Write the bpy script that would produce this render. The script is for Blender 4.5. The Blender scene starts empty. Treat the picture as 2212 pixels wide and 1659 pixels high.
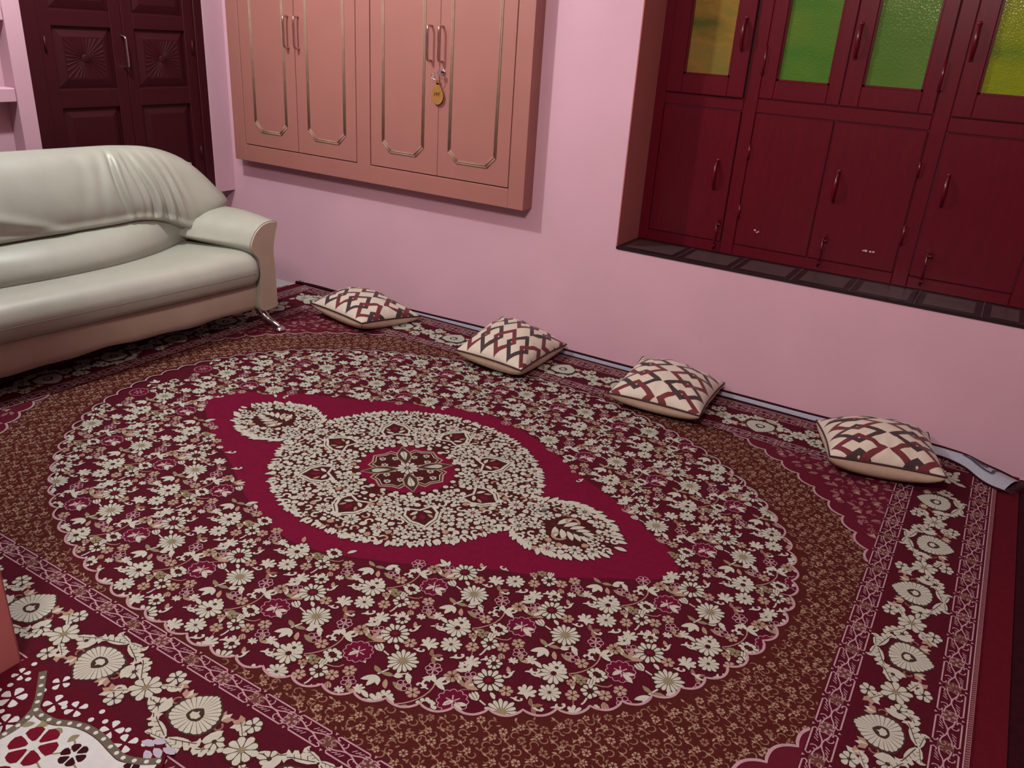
import bpy, math, random
from mathutils import Vector, Matrix

# ------------------------------------------------------------------ camera
sc = bpy.context.scene
COL = sc.collection
R = math.radians
yaw, pit, rol = R(-29.67625), R(23.35377), R(-3.86781)
fw = Vector((math.sin(yaw)*math.cos(pit), math.cos(yaw)*math.cos(pit), -math.sin(pit)))
rt = Vector((math.cos(yaw), -math.sin(yaw), 0))
dn = fw.cross(rt)
r2 = rt*math.cos(rol) + dn*math.sin(rol)
d2 = -rt*math.sin(rol) + dn*math.cos(rol)
cam_data = bpy.data.cameras.new('camera')
cam_data.sensor_fit = 'HORIZONTAL'; cam_data.sensor_width = 36.0
cam_data.lens = 1752.62/2212*36.0
cam_data.clip_start = 0.02
cam = bpy.data.objects.new('camera', cam_data); COL.objects.link(cam)
mw = Matrix.Identity(4)
for i in range(3):
    mw[i][0] = r2[i]; mw[i][1] = -d2[i]; mw[i][2] = -fw[i]
mw[0][3], mw[1][3], mw[2][3] = 0, 0, 1.45
cam.matrix_world = mw
sc.camera = cam

# ------------------------------------------------------------------ view, world, lights
sc.view_settings.view_transform = 'Standard'
sc.view_settings.look = 'None'
sc.view_settings.exposure = 0.29
sc.view_settings.gamma = 1.0
try: sc.view_settings.use_curve_mapping = False
except Exception: pass
w = bpy.data.worlds.new('world'); sc.world = w; w.use_nodes = True
w.node_tree.nodes['Background'].inputs[0].default_value = (0.9, 0.75, 0.8, 1)
w.node_tree.nodes['Background'].inputs[1].default_value = 0.05

def lamp(name, kind, loc, power, color, size=0.1, size_y=None, target=None):
    d = bpy.data.lights.new(name, kind); d.energy = power; d.color = color
    if kind == 'AREA':
        d.size = size
        if size_y: d.shape = 'RECTANGLE'; d.size_y = size_y
    else: d.shadow_soft_size = size
    o = bpy.data.objects.new(name, d); o.location = loc; COL.objects.link(o)
    if target is not None:
        o.rotation_euler = (Vector(target)-Vector(loc)).to_track_quat('-Z', 'Y').to_euler()
    return o
lamp('room_lamp', 'POINT', (-3.00, 1.78, 2.68), 128, (0.92, 1.0, 0.98), 0.05)
lamp('fill_light', 'AREA', (-0.5, -0.3, 3.05), 112, (1.0, 0.85, 0.81), 0.6, 0.6, (-0.7, 2.9, 0.3))  # unseen soft fill, added to brighten the lower and right-hand wall

# ------------------------------------------------------------------ materials
def s2l(c):
    c = c/255.0
    return c/12.92 if c <= 0.04045 else ((c+0.055)/1.055)**2.4
ALB = 0.66       # overall paint and pile reflectance
def rgb(t): return (s2l(t[0])*ALB, s2l(t[1])*ALB, s2l(t[2])*ALB, 1)
def mat(name, col, rough=0.6, var=0.0, scale=30, bump=0.0, bscale=200, metal=0.0, spec=0.5, sheen=0.0, coat=0.0, stretch=None):
    m = bpy.data.materials.new(name); m.use_nodes = True
    nt = m.node_tree; b = nt.nodes['Principled BSDF']
    b.inputs['Base Color'].default_value = rgb(col); b.inputs['Roughness'].default_value = rough
    b.inputs['Metallic'].default_value = metal; b.inputs['Specular IOR Level'].default_value = spec
    if sheen: b.inputs['Sheen Weight'].default_value = sheen
    if coat:
        b.inputs['Coat Weight'].default_value = coat; b.inputs['Coat Roughness'].default_value = 0.12
    tc = nt.nodes.new('ShaderNodeTexCoord')
    src = tc.outputs['Object']
    if stretch:
        mp = nt.nodes.new('ShaderNodeMapping'); mp.inputs['Scale'].default_value = stretch
        nt.links.new(src, mp.inputs[0]); src = mp.outputs[0]
    if var:
        n = nt.nodes.new('ShaderNodeTexNoise'); n.inputs['Scale'].default_value = scale; n.inputs['Detail'].default_value = 4
        nt.links.new(src, n.inputs['Vector'])
        r = nt.nodes.new('ShaderNodeValToRGB')
        c = rgb(col)
        lo = tuple(x*(1-var) for x in c[:3])+(1,); hi = tuple(min(1, x*(1+var)) for x in c[:3])+(1,)
        r.color_ramp.elements[0].position = 0.3; r.color_ramp.elements[0].color = lo
        r.color_ramp.elements[1].position = 0.7; r.color_ramp.elements[1].color = hi
        nt.links.new(n.outputs[0], r.inputs[0]); nt.links.new(r.outputs[0], b.inputs['Base Color'])
    if bump:
        n2 = nt.nodes.new('ShaderNodeTexNoise'); n2.inputs['Scale'].default_value = bscale; n2.inputs['Detail'].default_value = 3
        nt.links.new(src, n2.inputs['Vector'])
        bp = nt.nodes.new('ShaderNodeBump'); bp.inputs['Strength'].default_value = bump; bp.inputs['Distance'].default_value = 0.004
        nt.links.new(n2.outputs[0], bp.inputs['Height']); nt.links.new(bp.outputs[0], b.inputs['Normal'])
    return m
WALL = mat('pink_wall_paint', (230, 182, 198), 0.75, 0.035, 3, 0.08, 60, spec=0.25)
WALLS = mat('salmon_wall_paint', (204, 116, 112), 0.75, 0.03, 3, 0.08, 60, spec=0.25)
CEIL = mat('ceiling_paint', (235, 225, 222), 0.8)
CAB = mat('salmon_cabinet_paint', (178, 115, 105), 0.5, 0.03, 6, 0.03, 90)
CABM = mat('cabinet_moulding_paint', (172, 136, 118), 0.75, 0.1, 30, spec=0.2)
GAP = mat('dark_gap', (58, 20, 20), 0.9)
MAR = mat('maroon_gloss_paint', (98, 7, 27), 0.30, 0.12, 8, 0.06, 40, spec=0.3, coat=0.15, stretch=(14, 14, 1.2))
MARC = mat('closet_maroon_paint', (64, 9, 21), 0.5, 0.08, 6, 0.05, 40, spec=0.25, stretch=(10, 10, 1.5))
CHROME = mat('chrome', (244, 240, 238), 0.14, metal=1.0)
ROSE = mat('rosy_steel', (240, 205, 195), 0.22, metal=1.0)
BRIGHT = mat('bright_chip', (220, 190, 195), 0.6)
LEATH = mat('cream_leather', (186, 187, 173), 0.36, 0.05, 9, 0.10, 420, spec=0.5)
LEATHB = mat('warm_lit_leather', (198, 178, 158), 0.42, 0.05, 9, 0.10, 420, spec=0.4)  # same leather, warm light of the lower front put into the colour
SEAM = mat('leather_seam', (120, 112, 98), 0.7)
TILE = mat('sill_tile_grey', (84, 68, 70), 0.3, 0.15, 25)
TILED = mat('sill_tile_black', (34, 22, 28), 0.3)
GROUT = mat('sill_grout', (112, 92, 98), 0.8)
FLOOR = mat('pale_floor_tile', (196, 190, 192), 0.35, 0.05, 10)
DKRUG = mat('dark_maroon_pile', (46, 6, 16), 0.95, 0.25, 60, 0.4, 300, spec=0.1)
GREYB = mat('carpet_backing', (172, 172, 186), 0.85, 0.06, 120, 0.3, 500)
NAVY = mat('backing_print', (70, 66, 84), 0.85)
FRING = mat('fringe_yarn', (60, 10, 24), 0.95)
WHITE = mat('white_plastic', (215, 210, 210), 0.5)
STONE = mat('grey_button', (92, 90, 94), 0.5)
TAG = mat('amber_tag_plastic', (176, 120, 62), 0.25, 0.1, 60)
INK = mat('tag_ink', (70, 50, 22), 0.6)

def pane_mat(name, stops, blotch=None):
    m = bpy.data.materials.new(name); m.use_nodes = True
    nt = m.node_tree; b = nt.nodes['Principled BSDF']
    b.inputs['Roughness'].default_value = 0.16; b.inputs['Coat Weight'].default_value = 0.5
    b.inputs['Coat Roughness'].default_value = 0.05
    tc = nt.nodes.new('ShaderNodeTexCoord')
    mp = nt.nodes.new('ShaderNodeMapping'); mp.inputs['Scale'].default_value = (2.0, 1, 5.0)
    nt.links.new(tc.outputs['Object'], mp.inputs[0])
    n = nt.nodes.new('ShaderNodeTexNoise'); n.inputs['Scale'].default_value = 1.6; n.inputs['Detail'].default_value = 3
    nt.links.new(mp.outputs[0], n.inputs['Vector'])
    r = nt.nodes.new('ShaderNodeValToRGB'); cr = r.color_ramp
    while len(cr.elements) < len(stops): cr.elements.new(0.5)
    for e, (p, c) in zip(cr.elements, stops): e.position = p; e.color = rgb(c)
    nt.links.new(n.outputs[0], r.inputs[0]); nt.links.new(r.outputs[0], b.inputs['Base Color'])
    v = nt.nodes.new('ShaderNodeTexVoronoi'); v.inputs['Scale'].default_value = 130
    nt.links.new(tc.outputs['Object'], v.inputs['Vector'])
    bp = nt.nodes.new('ShaderNodeBump'); bp.inputs['Strength'].default_value = 0.25; bp.inputs['Distance'].default_value = 0.003
    nt.links.new(v.outputs['Distance'], bp.inputs['Height']); nt.links.new(bp.outputs[0], b.inputs['Normal'])
    return m
P1 = pane_mat('amber_green_glass', [(0.35, (88, 96, 30)), (0.5, (150, 118, 48)), (0.68, (104, 112, 52))])
P2 = pane_mat('deep_green_glass', [(0.35, (60, 122, 40)), (0.6, (84, 128, 40))])
P3 = pane_mat('leaf_green_glass', [(0.35, (82, 124, 44)), (0.65, (98, 132, 54))])
P4 = pane_mat('lime_glass', [(0.3, (104, 132, 26)), (0.5, (140, 152, 22)), (0.7, (116, 138, 20))])

# ------------------------------------------------------------------ mesh helpers
class MB:
    def __init__(s): s.v = []; s.f = []; s.m = []; s.sm = []
    def face(s, pts, m=0, smooth=False):
        i = len(s.v); s.v.extend([tuple(p) for p in pts]); s.f.append(tuple(range(i, i+len(pts)))); s.m.append(m); s.sm.append(smooth)
    def box(s, x0, x1, y0, y1, z0, z1, m=0, bev=0.0):
        if bev:
            # chamfered box
            b = bev
            P = []
            for (sx, sy, sz) in [(a, c, e) for a in (0, 1) for c in (0, 1) for e in (0, 1)]:
                X = (x0, x1)[sx]; Y = (y0, y1)[sy]; Z = (z0, z1)[sz]
                dx = b*(1 if sx == 0 else -1); dy = b*(1 if sy == 0 else -1); dz = b*(1 if sz == 0 else -1)
                P.append([(X, Y+dy, Z+dz), (X+dx, Y, Z+dz), (X+dx, Y+dy, Z)])
            k = lambda a, c, e: a*4+c*2+e
            i0 = len(s.v)
            for p in P: s.v.extend(p)
            def V(c, j): return i0+c*3+j
            F = []
            for a in (0, 1):
                q = [V(k(a, 0, 0), 0), V(k(a, 1, 0), 0), V(k(a, 1, 1), 0), V(k(a, 0, 1), 0)]; F.append(q if a else q[::-1])
                q = [V(k(0, a, 0), 1), V(k(1, a, 0), 1), V(k(1, a, 1), 1), V(k(0, a, 1), 1)]; F.append(q if not a else q[::-1])
                q = [V(k(0, 0, a), 2), V(k(1, 0, a), 2), V(k(1, 1, a), 2), V(k(0, 1, a), 2)]; F.append(q if a else q[::-1])
            for a in (0, 1):
                for c in (0, 1):
                    F.append([V(k(a, c, 0), 0), V(k(a, c, 1), 0), V(k(a, c, 1), 1), V(k(a, c, 0), 1)])
                    F.append([V(k(a, 0, c), 0), V(k(a, 1, c), 0), V(k(a, 1, c), 2), V(k(a, 0, c), 2)])
                    F.append([V(k(0, a, c), 1), V(k(1, a, c), 1), V(k(1, a, c), 2), V(k(0, a, c), 2)])
            for c in range(8): F.append([V(c, 0), V(c, 1), V(c, 2)])
            for f in F: s.f.append(tuple(f)); s.m.append(m); s.sm.append(False)
            return
        i = len(s.v)
        s.v.extend([(x0, y0, z0), (x1, y0, z0), (x1, y1, z0), (x0, y1, z0), (x0, y0, z1), (x1, y0, z1), (x1, y1, z1), (x0, y1, z1)])
        for q in ((0, 3, 2, 1), (4, 5, 6, 7), (0, 1, 5, 4), (1, 2, 6, 5), (2, 3, 7, 6), (3, 0, 4, 7)):
            s.f.append(tuple(i+k for k in q)); s.m.append(m); s.sm.append(False)
    def loft(s, loops, m=0, closed=True, cap=True, smooth=True):
        i0 = len(s.v); n = len(loops[0])
        for L in loops: s.v.extend([tuple(p) for p in L])
        for a in range(len(loops)-1):
            for b in range(n if closed else n-1):
                c = (b+1) % n
                s.f.append((i0+a*n+b, i0+a*n+c, i0+(a+1)*n+c, i0+(a+1)*n+b)); s.m.append(m); s.sm.append(smooth)
        if cap and closed:
            s.f.append(tuple(i0+k for k in range(n))[::-1]); s.m.append(m); s.sm.append(False)
            j = i0+(len(loops)-1)*n
            s.f.append(tuple(j+k for k in range(n))); s.m.append(m); s.sm.append(False)
    def tube(s, pts, r, m=0, n=8, closed=False):
        P = [Vector(p) for p in pts]; N = len(P)
        rr = r if isinstance(r, (list, tuple)) else [r]*N
        loops = []; up = None
        for i in range(N):
            if closed: t = P[(i+1) % N]-P[i-1]
            else: t = P[min(i+1, N-1)]-P[max(i-1, 0)]
            t.normalize()
            if up is None:
                up = Vector((0, 0, 1)) if abs(t.z) < 0.8 else Vector((1, 0, 0))
            a = (up - t*up.dot(t)).normalized(); b = t.cross(a); up = a
            loops.append([P[i]+(a*math.cos(2*math.pi*k/n)+b*math.sin(2*math.pi*k/n))*rr[i] for k in range(n)])
        if closed: loops.append(loops[0])
        s.loft(loops, m, True, not closed, True)
    def disc(s, c, r, h, m=0, n=20):
        s.loft([[(c[0]+r*math.cos(2*math.pi*k/n), c[1]+r*math.sin(2*math.pi*k/n), c[2]+z) for k in range(n)] for z in (0, h)], m, smooth=False)
    def build(s, name, mats, parent=None, off=None):
        me = bpy.data.meshes.new(name)
        v = s.v
        if off is None and parent is not None and parent.get('_w'): off = parent.location
        if off is not None: v = [(p[0]-off[0], p[1]-off[1], p[2]-off[2]) for p in v]
        me.from_pydata(v, [], s.f)
        if not isinstance(mats, (list, tuple)): mats = [mats]
        for q in mats: me.materials.append(q)
        me.polygons.foreach_set('material_index', s.m)
        me.polygons.foreach_set('use_smooth', s.sm)
        me.update()
        o = bpy.data.objects.new(name, me); COL.objects.link(o)
        if parent is not None: o.parent = parent
        return o
WORLD_THINGS = []
def tag(o, label=None, cat=None, group=None, kind=None):
    if label: o['label'] = label
    if cat: o['category'] = cat
    if group: o['group'] = group
    if kind: o['kind'] = kind
    return o
def thing(name, label, cat, loc, rotz=0, group=None, world=True, kind=None):
    o = bpy.data.objects.new(name, None); COL.objects.link(o); o.location = loc; o.rotation_euler = (0, 0, rotz)
    o.empty_display_size = 0.1
    if world: o['_w'] = 1; WORLD_THINGS.append(o)
    return tag(o, label, cat, group, kind)
def crom(pts, sub, closed=False):
    P = [Vector(p) for p in pts]; n = len(P); out = []
    rng = n if closed else n-1
    for i in range(rng):
        if closed: a, b, c, d = P[i-1], P[i], P[(i+1) % n], P[(i+2) % n]
        else: a, b, c, d = P[max(i-1, 0)], P[i], P[i+1], P[min(i+2, n-1)]
        for k in range(sub):
            t = k/sub
            out.append(0.5*((2*b)+(c-a)*t+(2*a-5*b+4*c-d)*t*t+(3*b-a-3*c+d)*t**3))
    if not closed: out.append(P[-1])
    return out
def lerp_tab(tab, x):
    if x <= tab[0][0]: return tab[0][1]
    for (a, b), (c, d) in zip(tab, tab[1:]):
        if x <= c:
            t = (x-a)/(c-a); return b+(d-b)*t
    return tab[-1][1]
def smooth_tab(tab, x, h=0.05):
    return sum(lerp_tab(tab, x+k*h/2)*wt for k, wt in ((-2, 1), (-1, 2), (0, 3), (1, 2), (2, 1)))/9.0

# ------------------------------------------------------------------ room shell
YW = 3.38
def struct(name, mb, m): return tag(mb.build(name, m), kind='structure')
b = MB(); b.box(-4.3, 3.2, -3.8, 3.7, -0.1, 0.0); struct('floor', b, FLOOR)
b = MB(); b.box(-4.3, 3.2, -3.8, 3.7, 3.15, 3.25); struct('ceiling', b, CEIL)
b = MB()
WX0, WX1, WZ0, WZ1 = -1.432, 0.205, 0.592, 2.05
b.box(-4.3, WX0, YW, YW+0.32, 0, 3.15); b.box(WX1, 3.2, YW, YW+0.32, 0, 3.15)
b.box(WX0, WX1, YW, YW+0.32, 0, WZ0-0.012); b.box(WX0, WX1, YW, YW+0.32, WZ1, 3.15)
struct('wall_back', b, WALL)
b = MB(); b.box(-4.2, -4.003, -3.8, YW, 0, 3.15); struct('wall_left', b, WALL)
b = MB(); b.box(3.05, 3.2, -3.8, YW, 0, 3.15); struct('wall_right', b, WALL)
b = MB(); b.box(-4.003, 3.05, -3.8, -3.65, 0, 3.15); struct('wall_front', b, WALL)
# reveal (painted salmon) of the window recess
b = MB()
b.box(WX0, WX0+0.004, YW+0.001, YW+0.25, WZ0, WZ1); b.box(WX1-0.004, WX1, YW+0.001, YW+0.25, WZ0, WZ1); b.box(WX0, WX1, YW+0.001, YW+0.25, WZ1-0.004, WZ1)
struct('trim_1', b, WALLS)
# near pillar on the left
b = MB(); b.box(-2.05, -1.69, -0.25, 0.727, 0, 3.15, bev=0.006); struct('wall_pillar', b, WALLS)

# ------------------------------------------------------------------ left wall: raised closet and shelves
XC = -3.92
b = MB()   # plastered surround of the closet, standing proud of the wall
b.box(-4.002, XC, 3.245, YW-0.001, 0.488, 2.5); b.box(-4.002, XC, 2.178, 2.256, 0.488, 2.5); b.box(-4.002, XC, 2.256, 3.245, 2.3, 2.5)
b.box(-4.002, XC-0.05, 2.256, 3.245, 0.488, 0.50)
struct('trim_2', b, WALL)
closet = thing('closet', 'dark maroon double-leaf closet with carved panels set in the wall behind the sofa', 'closet', (XC-0.05, 2.75, 0.5))
b = MB()
b.box(-4.0, XC-0.004, 2.256, 2.33, 0.5, 2.3, bev=0.003); b.box(-4.0, XC-0.004, 3.19, 3.245, 0.5, 2.3, bev=0.003)
b.box(-4.0, XC-0.004, 2.33, 3.19, 0.5, 0.535, bev=0.003); b.box(-4.0, XC-0.004, 2.33, 3.19, 2.24, 2.3, bev=0.003)
b.build('frame', MARC, closet)
def closet_door(y0, y1, hinge_left):
    xb, xf = -3.985, XC-0.012
    b = MB()
    st = 0.062; b.box(xb, xf-0.016, y0, y1, 0.537, 2.238)
    ya, yb = y0+st, y1-st
    b.box(xb, xf, y0, ya, 0.537, 2.238, bev=0.002); b.box(xb, xf, yb, y1, 0.537, 2.238, bev=0.002)
    rows = [(0.60, 0.985), (1.07, 1.35), (1.42, 1.80), (1.88, 2.17)]
    zz = 0.537
    for (a, c) in rows:
        b.box(xb, xf, ya, yb, zz, a, bev=0.002); zz = c
    b.box(xb, xf, ya, yb, zz, 2.238, bev=0.002)
    root = b.build('door', MARC, closet)
    for k, (a, c) in enumerate(rows):
        p = MB()
        # raised field: bevelled frustum
        m1 = 0.008; m2 = 0.045
        A = [(xf-0.015, ya+m1, a+m1), (xf-0.015, yb-m1, a+m1), (xf-0.015, yb-m1, c-m1), (xf-0.015, ya+m1, c-m1)]
        Bq = [(xf-0.002, ya+m2, a+m2), (xf-0.002, yb-m2, a+m2), (xf-0.002, yb-m2, c-m2), (xf-0.002, ya+m2, c-m2)]
        for i in range(4): p.face([A[i], A[(i+1) % 4], Bq[(i+1) % 4], Bq[i]])
        p.face(Bq)
        if k in (1,):
            cy, cz = (ya+yb)/2, (a+c)/2; hy, hz = (yb-ya)/2-m2-0.004, (c-a)/2-m2-0.004
            for j in range(30):
                t = 2*math.pi*(j+0.5)/30
                ct, st_ = math.cos(t), math.sin(t)
                L = min(hy/max(abs(ct), 1e-6), hz/max(abs(st_), 1e-6))
                wd = 0.055
                def P(r, dt, h): return (xf-0.002+h, cy+r*math.cos(t+dt), cz+r*math.sin(t+dt))
                p.face([P(0.02, -wd, 0), P(L*0.97, -wd, 0), P(L*0.97, 0, 0.0026), P(0.02, 0, 0.002)])
                p.face([P(0.02, 0, 0.002), P(L*0.97, 0, 0.0026), P(L*0.97, wd, 0), P(0.02, wd, 0)])
            p.loft([[(xf-0.002+h, cy+r*math.cos(q*math.pi/8), cz+r*math.sin(q*math.pi/8)) for q in range(16)] for h, r in ((0, .02), (.002, .018), (.003, .008))])
        p.build('carved_panel' if k == 1 else 'raised_panel', MARC, root, off=closet.location)
    yh = y0+0.02 if hinge_left else y1-0.02
    for z in (1.27, 0.72, 2.0):
        hb = MB(); hb.tube([(xf+0.003, yh, z-0.035), (xf+0.003, yh, z+0.035)], 0.005)
        hb.build('hinge', MARC, root, off=closet.location)
    return root
dl = closet_door(2.332, 2.759, True)
dr = closet_door(2.762, 3.188, False)
hb = MB()
hb.tube(crom([(XC-0.012, 2.745, 1.318), (XC+0.018, 2.746, 1.312), (XC+0.024, 2.746, 1.295), (XC+0.024, 2.747, 1.24), (XC+0.024, 2.748, 1.19), (XC+0.018, 2.748, 1.175), (XC-0.012, 2.748, 1.168)], 5), 0.0055)
hb.build('handle', CHROME, dl, off=closet.location)
for nm, z0, z1, lab in (('wall_shelf', 1.022, 1.083, 'lower pink plastered shelf on the left wall beside the closet'), ('wall_shelf', 1.361, 1.42, 'upper pink plastered shelf on the left wall beside the closet')):
    b = MB(); b.box(-4.002, XC, 1.0, 2.176, z0, z1, bev=0.004)
    tag(b.build(nm, WALL), lab, 'shelf')

# ------------------------------------------------------------------ salmon wall cabinet
YF = 3.295
cab = thing('wall_cabinet', 'salmon painted four-door wall cabinet with chrome handles on the pink wall', 'cabinet', (-2.84, YW, 0.692))
b = MB()
CX0, CX1, CZ0, CZ1 = -3.798, -1.884, 0.692, 2.1
b.box(CX0, -3.709, YF, YW, CZ0, CZ1, bev=0.0015); b.box(-1.969, CX1, YF, YW, CZ0, CZ1, bev=0.0015)
b.box(-2.889, -2.801, YF, YW, CZ0, CZ1, bev=0.0015)
for (a, c) in ((-3.709, -2.889), (-2.801, -1.969)):
    b.box(a, c, YF, YW, CZ0, 0.781, bev=0.0015); b.box(a, c, YF, YW, 2.0, CZ1, bev=0.0015)
b.build('frame', CAB, cab)
b = MB(); b.box(-3.709, -1.969, YW-0.022, YW-0.012, 0.781, 2.0); b.build('back_board', GAP, cab)
def d_handle(x, z0, z1, y, r=0.0055, out=0.034):
    m = MB(); zc = (z0+z1)/2
    m.tube(crom([(x, y+0.002, z1), (x, y-out*0.75, z1-0.001), (x, y-out, z1-0.016), (x, y-out, zc), (x, y-out, z0+0.016), (x, y-out*0.75, z0+0.001), (x, y+0.002, z0)], 5), r, n=10)
    return m
doors = [(-3.7045, -3.3035, [(-3.62), (-3.378)], -3.341, 'r'), (-3.2990, -2.8935, [(-3.222), (-2.965)], -3.268, 'l'),
         (-2.7962, -2.381, [(-2.720), (-2.466)], -2.428, 'r'), (-2.379, -1.9738, [(-2.316), (-2.048)], -2.364, 'l')]
locks = None
for k, (x0, x1, (ma, mb), hx, side) in enumerate(doors):
    b = MB(); b.box(x0, x1, YF+0.001, YF+0.02, 0.7858, 1.996, bev=0.0012)
    dd = b.build('door', CAB, cab)
    m = MB()
    ch = 0.047
    zb, zt = 0.862, 1.90
    poly = [(ma, zb+ch), (ma+ch, zb), (mb-ch, zb), (mb, zb+ch), (mb, zt-ch), (mb-ch, zt), (ma+ch, zt), (ma, zt-ch)]
    cxm, czm = (ma+mb)/2, (zb+zt)/2
    for off in (0.0, 0.0085):
        q = []
        for (x, z) in poly:
            q.append((x+(off if x < cxm else -off), YF+0.001, z+(off if z < czm else -off)))
        # mitred half-round bead
        n = len(q)
        for i in range(n):
            A, Bp = Vector(q[i]), Vector(q[(i+1) % n])
            m.tube([A, Bp], 0.0045, n=8)
    m.build('moulding', CABM, dd, off=cab.location)
    d_handle(hx, 1.309, 1.458, YF).build('handle', ROSE, dd, off=cab.location)
    if k == 3:
        lk = MB()
        lk.loft([[(-2.357+r*math.cos(t*math.pi/8), y, 1.262+r*math.sin(t*math.pi/8)) for t in range(16)] for y, r in ((YF+0.002, .013), (YF-0.004, .013), (YF-0.006, .010))])
        lk.build('lock', CHROME, dd, off=cab.location)
# key hanging in the lock with its tag
key = thing('key', 'small key in the cabinet lock with a hanging amber plastic tag', 'key', (-2.357, YF-0.006, 1.262))
m = MB(); m.box(-2.3585, -2.3555, YF-0.03, YF-0.0065, 1.257, 1.267)
m.loft([[(-2.357+r*math.cos(t*math.pi/6)*0.9, YF-0.036+dy, 1.262+r*math.sin(t*math.pi/6)) for t in range(12)] for dy, r in ((-.0, .012), (.003, .012))], smooth=False)
m.build('key_blade', CHROME, key)
m = MB(); m.tube([(-2.375+0.017*math.cos(t*math.pi/10), YF-0.032+0.004*math.sin(t*math.pi/10), 1.245+0.017*math.sin(t*math.pi/10)) for t in range(20)], 0.0016, closed=True, n=6)
m.tube([(-2.395+0.010*math.cos(t*math.pi/8), YF-0.030, 1.243+0.010*math.sin(t*math.pi/8)) for t in range(16)], 0.0015, closed=True, n=6)
m.build('key_ring', CHROME, key)
m = MB(); out = []
for k in range(36):
    t = 2*math.pi*k/36; z = math.cos(t); x = math.sin(t)
    wd = 0.034*(1.0-0.34*max(z, 0)**1.2) if z > -1 else 0.034
    zz = 1.158+0.040*z if z < 0 else 1.158+0.058*z
    out.append((-2.379+wd*x*(0.55+0.45*(1-max(z, 0)**3)), zz))
m.loft([[(p[0], YF-0.014+dy, p[1]) for p in out] for dy in (0.0, 0.004)], smooth=False)
m.box(-2.387, -2.371, YF-0.014, YF-0.010, 1.207, 1.226)
tg = m.build('tag', TAG, key)
m = MB()
def ink(pts, wd=0.0013):
    m.tube([(-2.379+x, YF-0.0145, 1.163+z) for x, z in pts], wd, n=5)
ink([(-.016, -.008), (-.013, .010), (-.008, -.002), (-.004, .011), (-.001, -.008), (.003, .008)])
ink(crom([(.004, .002, 0), (.008, .010, 0), (.014, .009, 0), (.014, .002, 0), (.008, -.001, 0), (.010, -.008, 0)], 4) and [(p.x, p.y) for p in crom([(.004, .002, 0), (.008, .010, 0), (.014, .009, 0), (.014, .002, 0), (.008, -.001, 0), (.010, -.008, 0)], 4)])
m.build('scrawl', INK, tg, off=key.location)

# ------------------------------------------------------------------ window unit in its recess
YI = 3.62
win = thing('window_1', None, None, (-0.61, YI, 0.592), kind='structure')
b = MB()
yb0, yb1 = YI, YI+0.05
x0, x1 = WX0+0.004, WX1-0.004
b.box(x0, -1.381, yb0, yb1, WZ0, 2.045, bev=0.003); b.box(0.135, x1, yb0, yb1, WZ0, 2.045, bev=0.003)
for (a, c) in ((-1.028, -0.970), (-0.297, -0.237)): b.box(a, c, yb0, yb1, WZ0, 2.045, bev=0.003)
for (a, c) in ((-1.381, -1.028), (-0.970, -0.297), (-0.237, 0.135)):
    b.box(a, c, yb0, yb1, WZ0, 0.640, bev=0.003); b.box(a, c, yb0, yb1, 1.205, 1.262, bev=0.003); b.box(a, c, yb0, yb1, 1.98, 2.045, bev=0.003)
b.build('window_frame', MAR, win)
WO = win.location
def strap_handle(x, z0, z1, y, par):
    m = MB(); zc = (z0+z1)/2; h = (z1-z0)
    prof = [(x, y+0.001, z1), (x, y-0.010, z1-0.006), (x, y-0.024, zc+h*0.22), (x, y-0.028, zc), (x, y-0.024, zc-h*0.22), (x, y-0.010, z0+0.006), (x, y+0.001, z0)]
    rr = []
    P = crom(prof, 4)
    for i in range(len(P)): rr.append(0.004+0.0045*math.sin(math.pi*i/(len(P)-1)))
    m.tube(P, rr, n=10)
    for z in (z0, z1):
        m.loft([[(x+r*math.cos(t*math.pi/6), yy, z+r*math.sin(t*math.pi/6)) for t in range(12)] for yy, r in ((y+.001, .009), (y-.003, .009), (y-.005, .005))])
    return m.build('handle', MAR, par, off=WO)
def bolt(x, z0, z1, y, par):
    m = MB(); m.box(x-0.014, x+0.014, y-0.002, y+0.001, z1-0.075, z1); m.tube([(x, y-0.007, z1-0.01), (x, y-0.007, z0)], 0.0045)
    m.tube([(x, y-0.007, z1-0.03), (x+0.004, y-0.02, z1-0.028), (x+0.022, y-0.022, z1-0.026)], 0.004)
    for z in (z1-0.012, z1-0.062, z0+0.02): m.box(x-0.009, x+0.009, y-0.012, y+0.001, z-0.004, z+0.004)
    return m.build('bolt', MAR, par, off=WO)
def hinge(x, z, y, par, h=0.055):
    m = MB(); m.tube([(x, y-0.002, z-h), (x, y-0.002, z+h)], 0.0055, n=8)
    m.box(x-0.014, x+0.014, y-0.0015, y+0.001, z-h*0.9, z+h*0.9)
    return m.build('hinge', MAR, par, off=WO)
def sash(xa, xc, ga, gc, z0, gz0, pane, yfr, handle=None, hz=(1.445, 1.565)):
    z1, gz1 = 1.977, 1.90
    b = MB(); yk = yfr+0.032
    b.box(xa, ga, yfr, yk, z0, z1, bev=0.0025); b.box(gc, xc, yfr, yk, z0, z1, bev=0.0025)
    b.box(ga, gc, yfr, yk, z0, gz0, bev=0.0025); b.box(ga, gc, yfr, yk, gz1, z1, bev=0.0025)
    # putty bead round the pane
    for (p, q, r_, s_) in ((ga, ga+0.008, gz0, gz1), (gc-0.008, gc, gz0, gz1), (ga, gc, gz0, gz0+0.007), (ga, gc, gz1-0.007, gz1)):
        b.box(p, q, yfr+0.010, yfr+0.022, r_, s_)
    o = b.build('sash', MAR, win)
    g = MB(); g.box(ga, gc, yfr+0.020, yfr+0.025, gz0, gz1); g.build('glass_pane', pane, o, off=WO)
    if handle is not None: strap_handle(handle, hz[0], hz[1], yfr, o)
    return o
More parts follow.
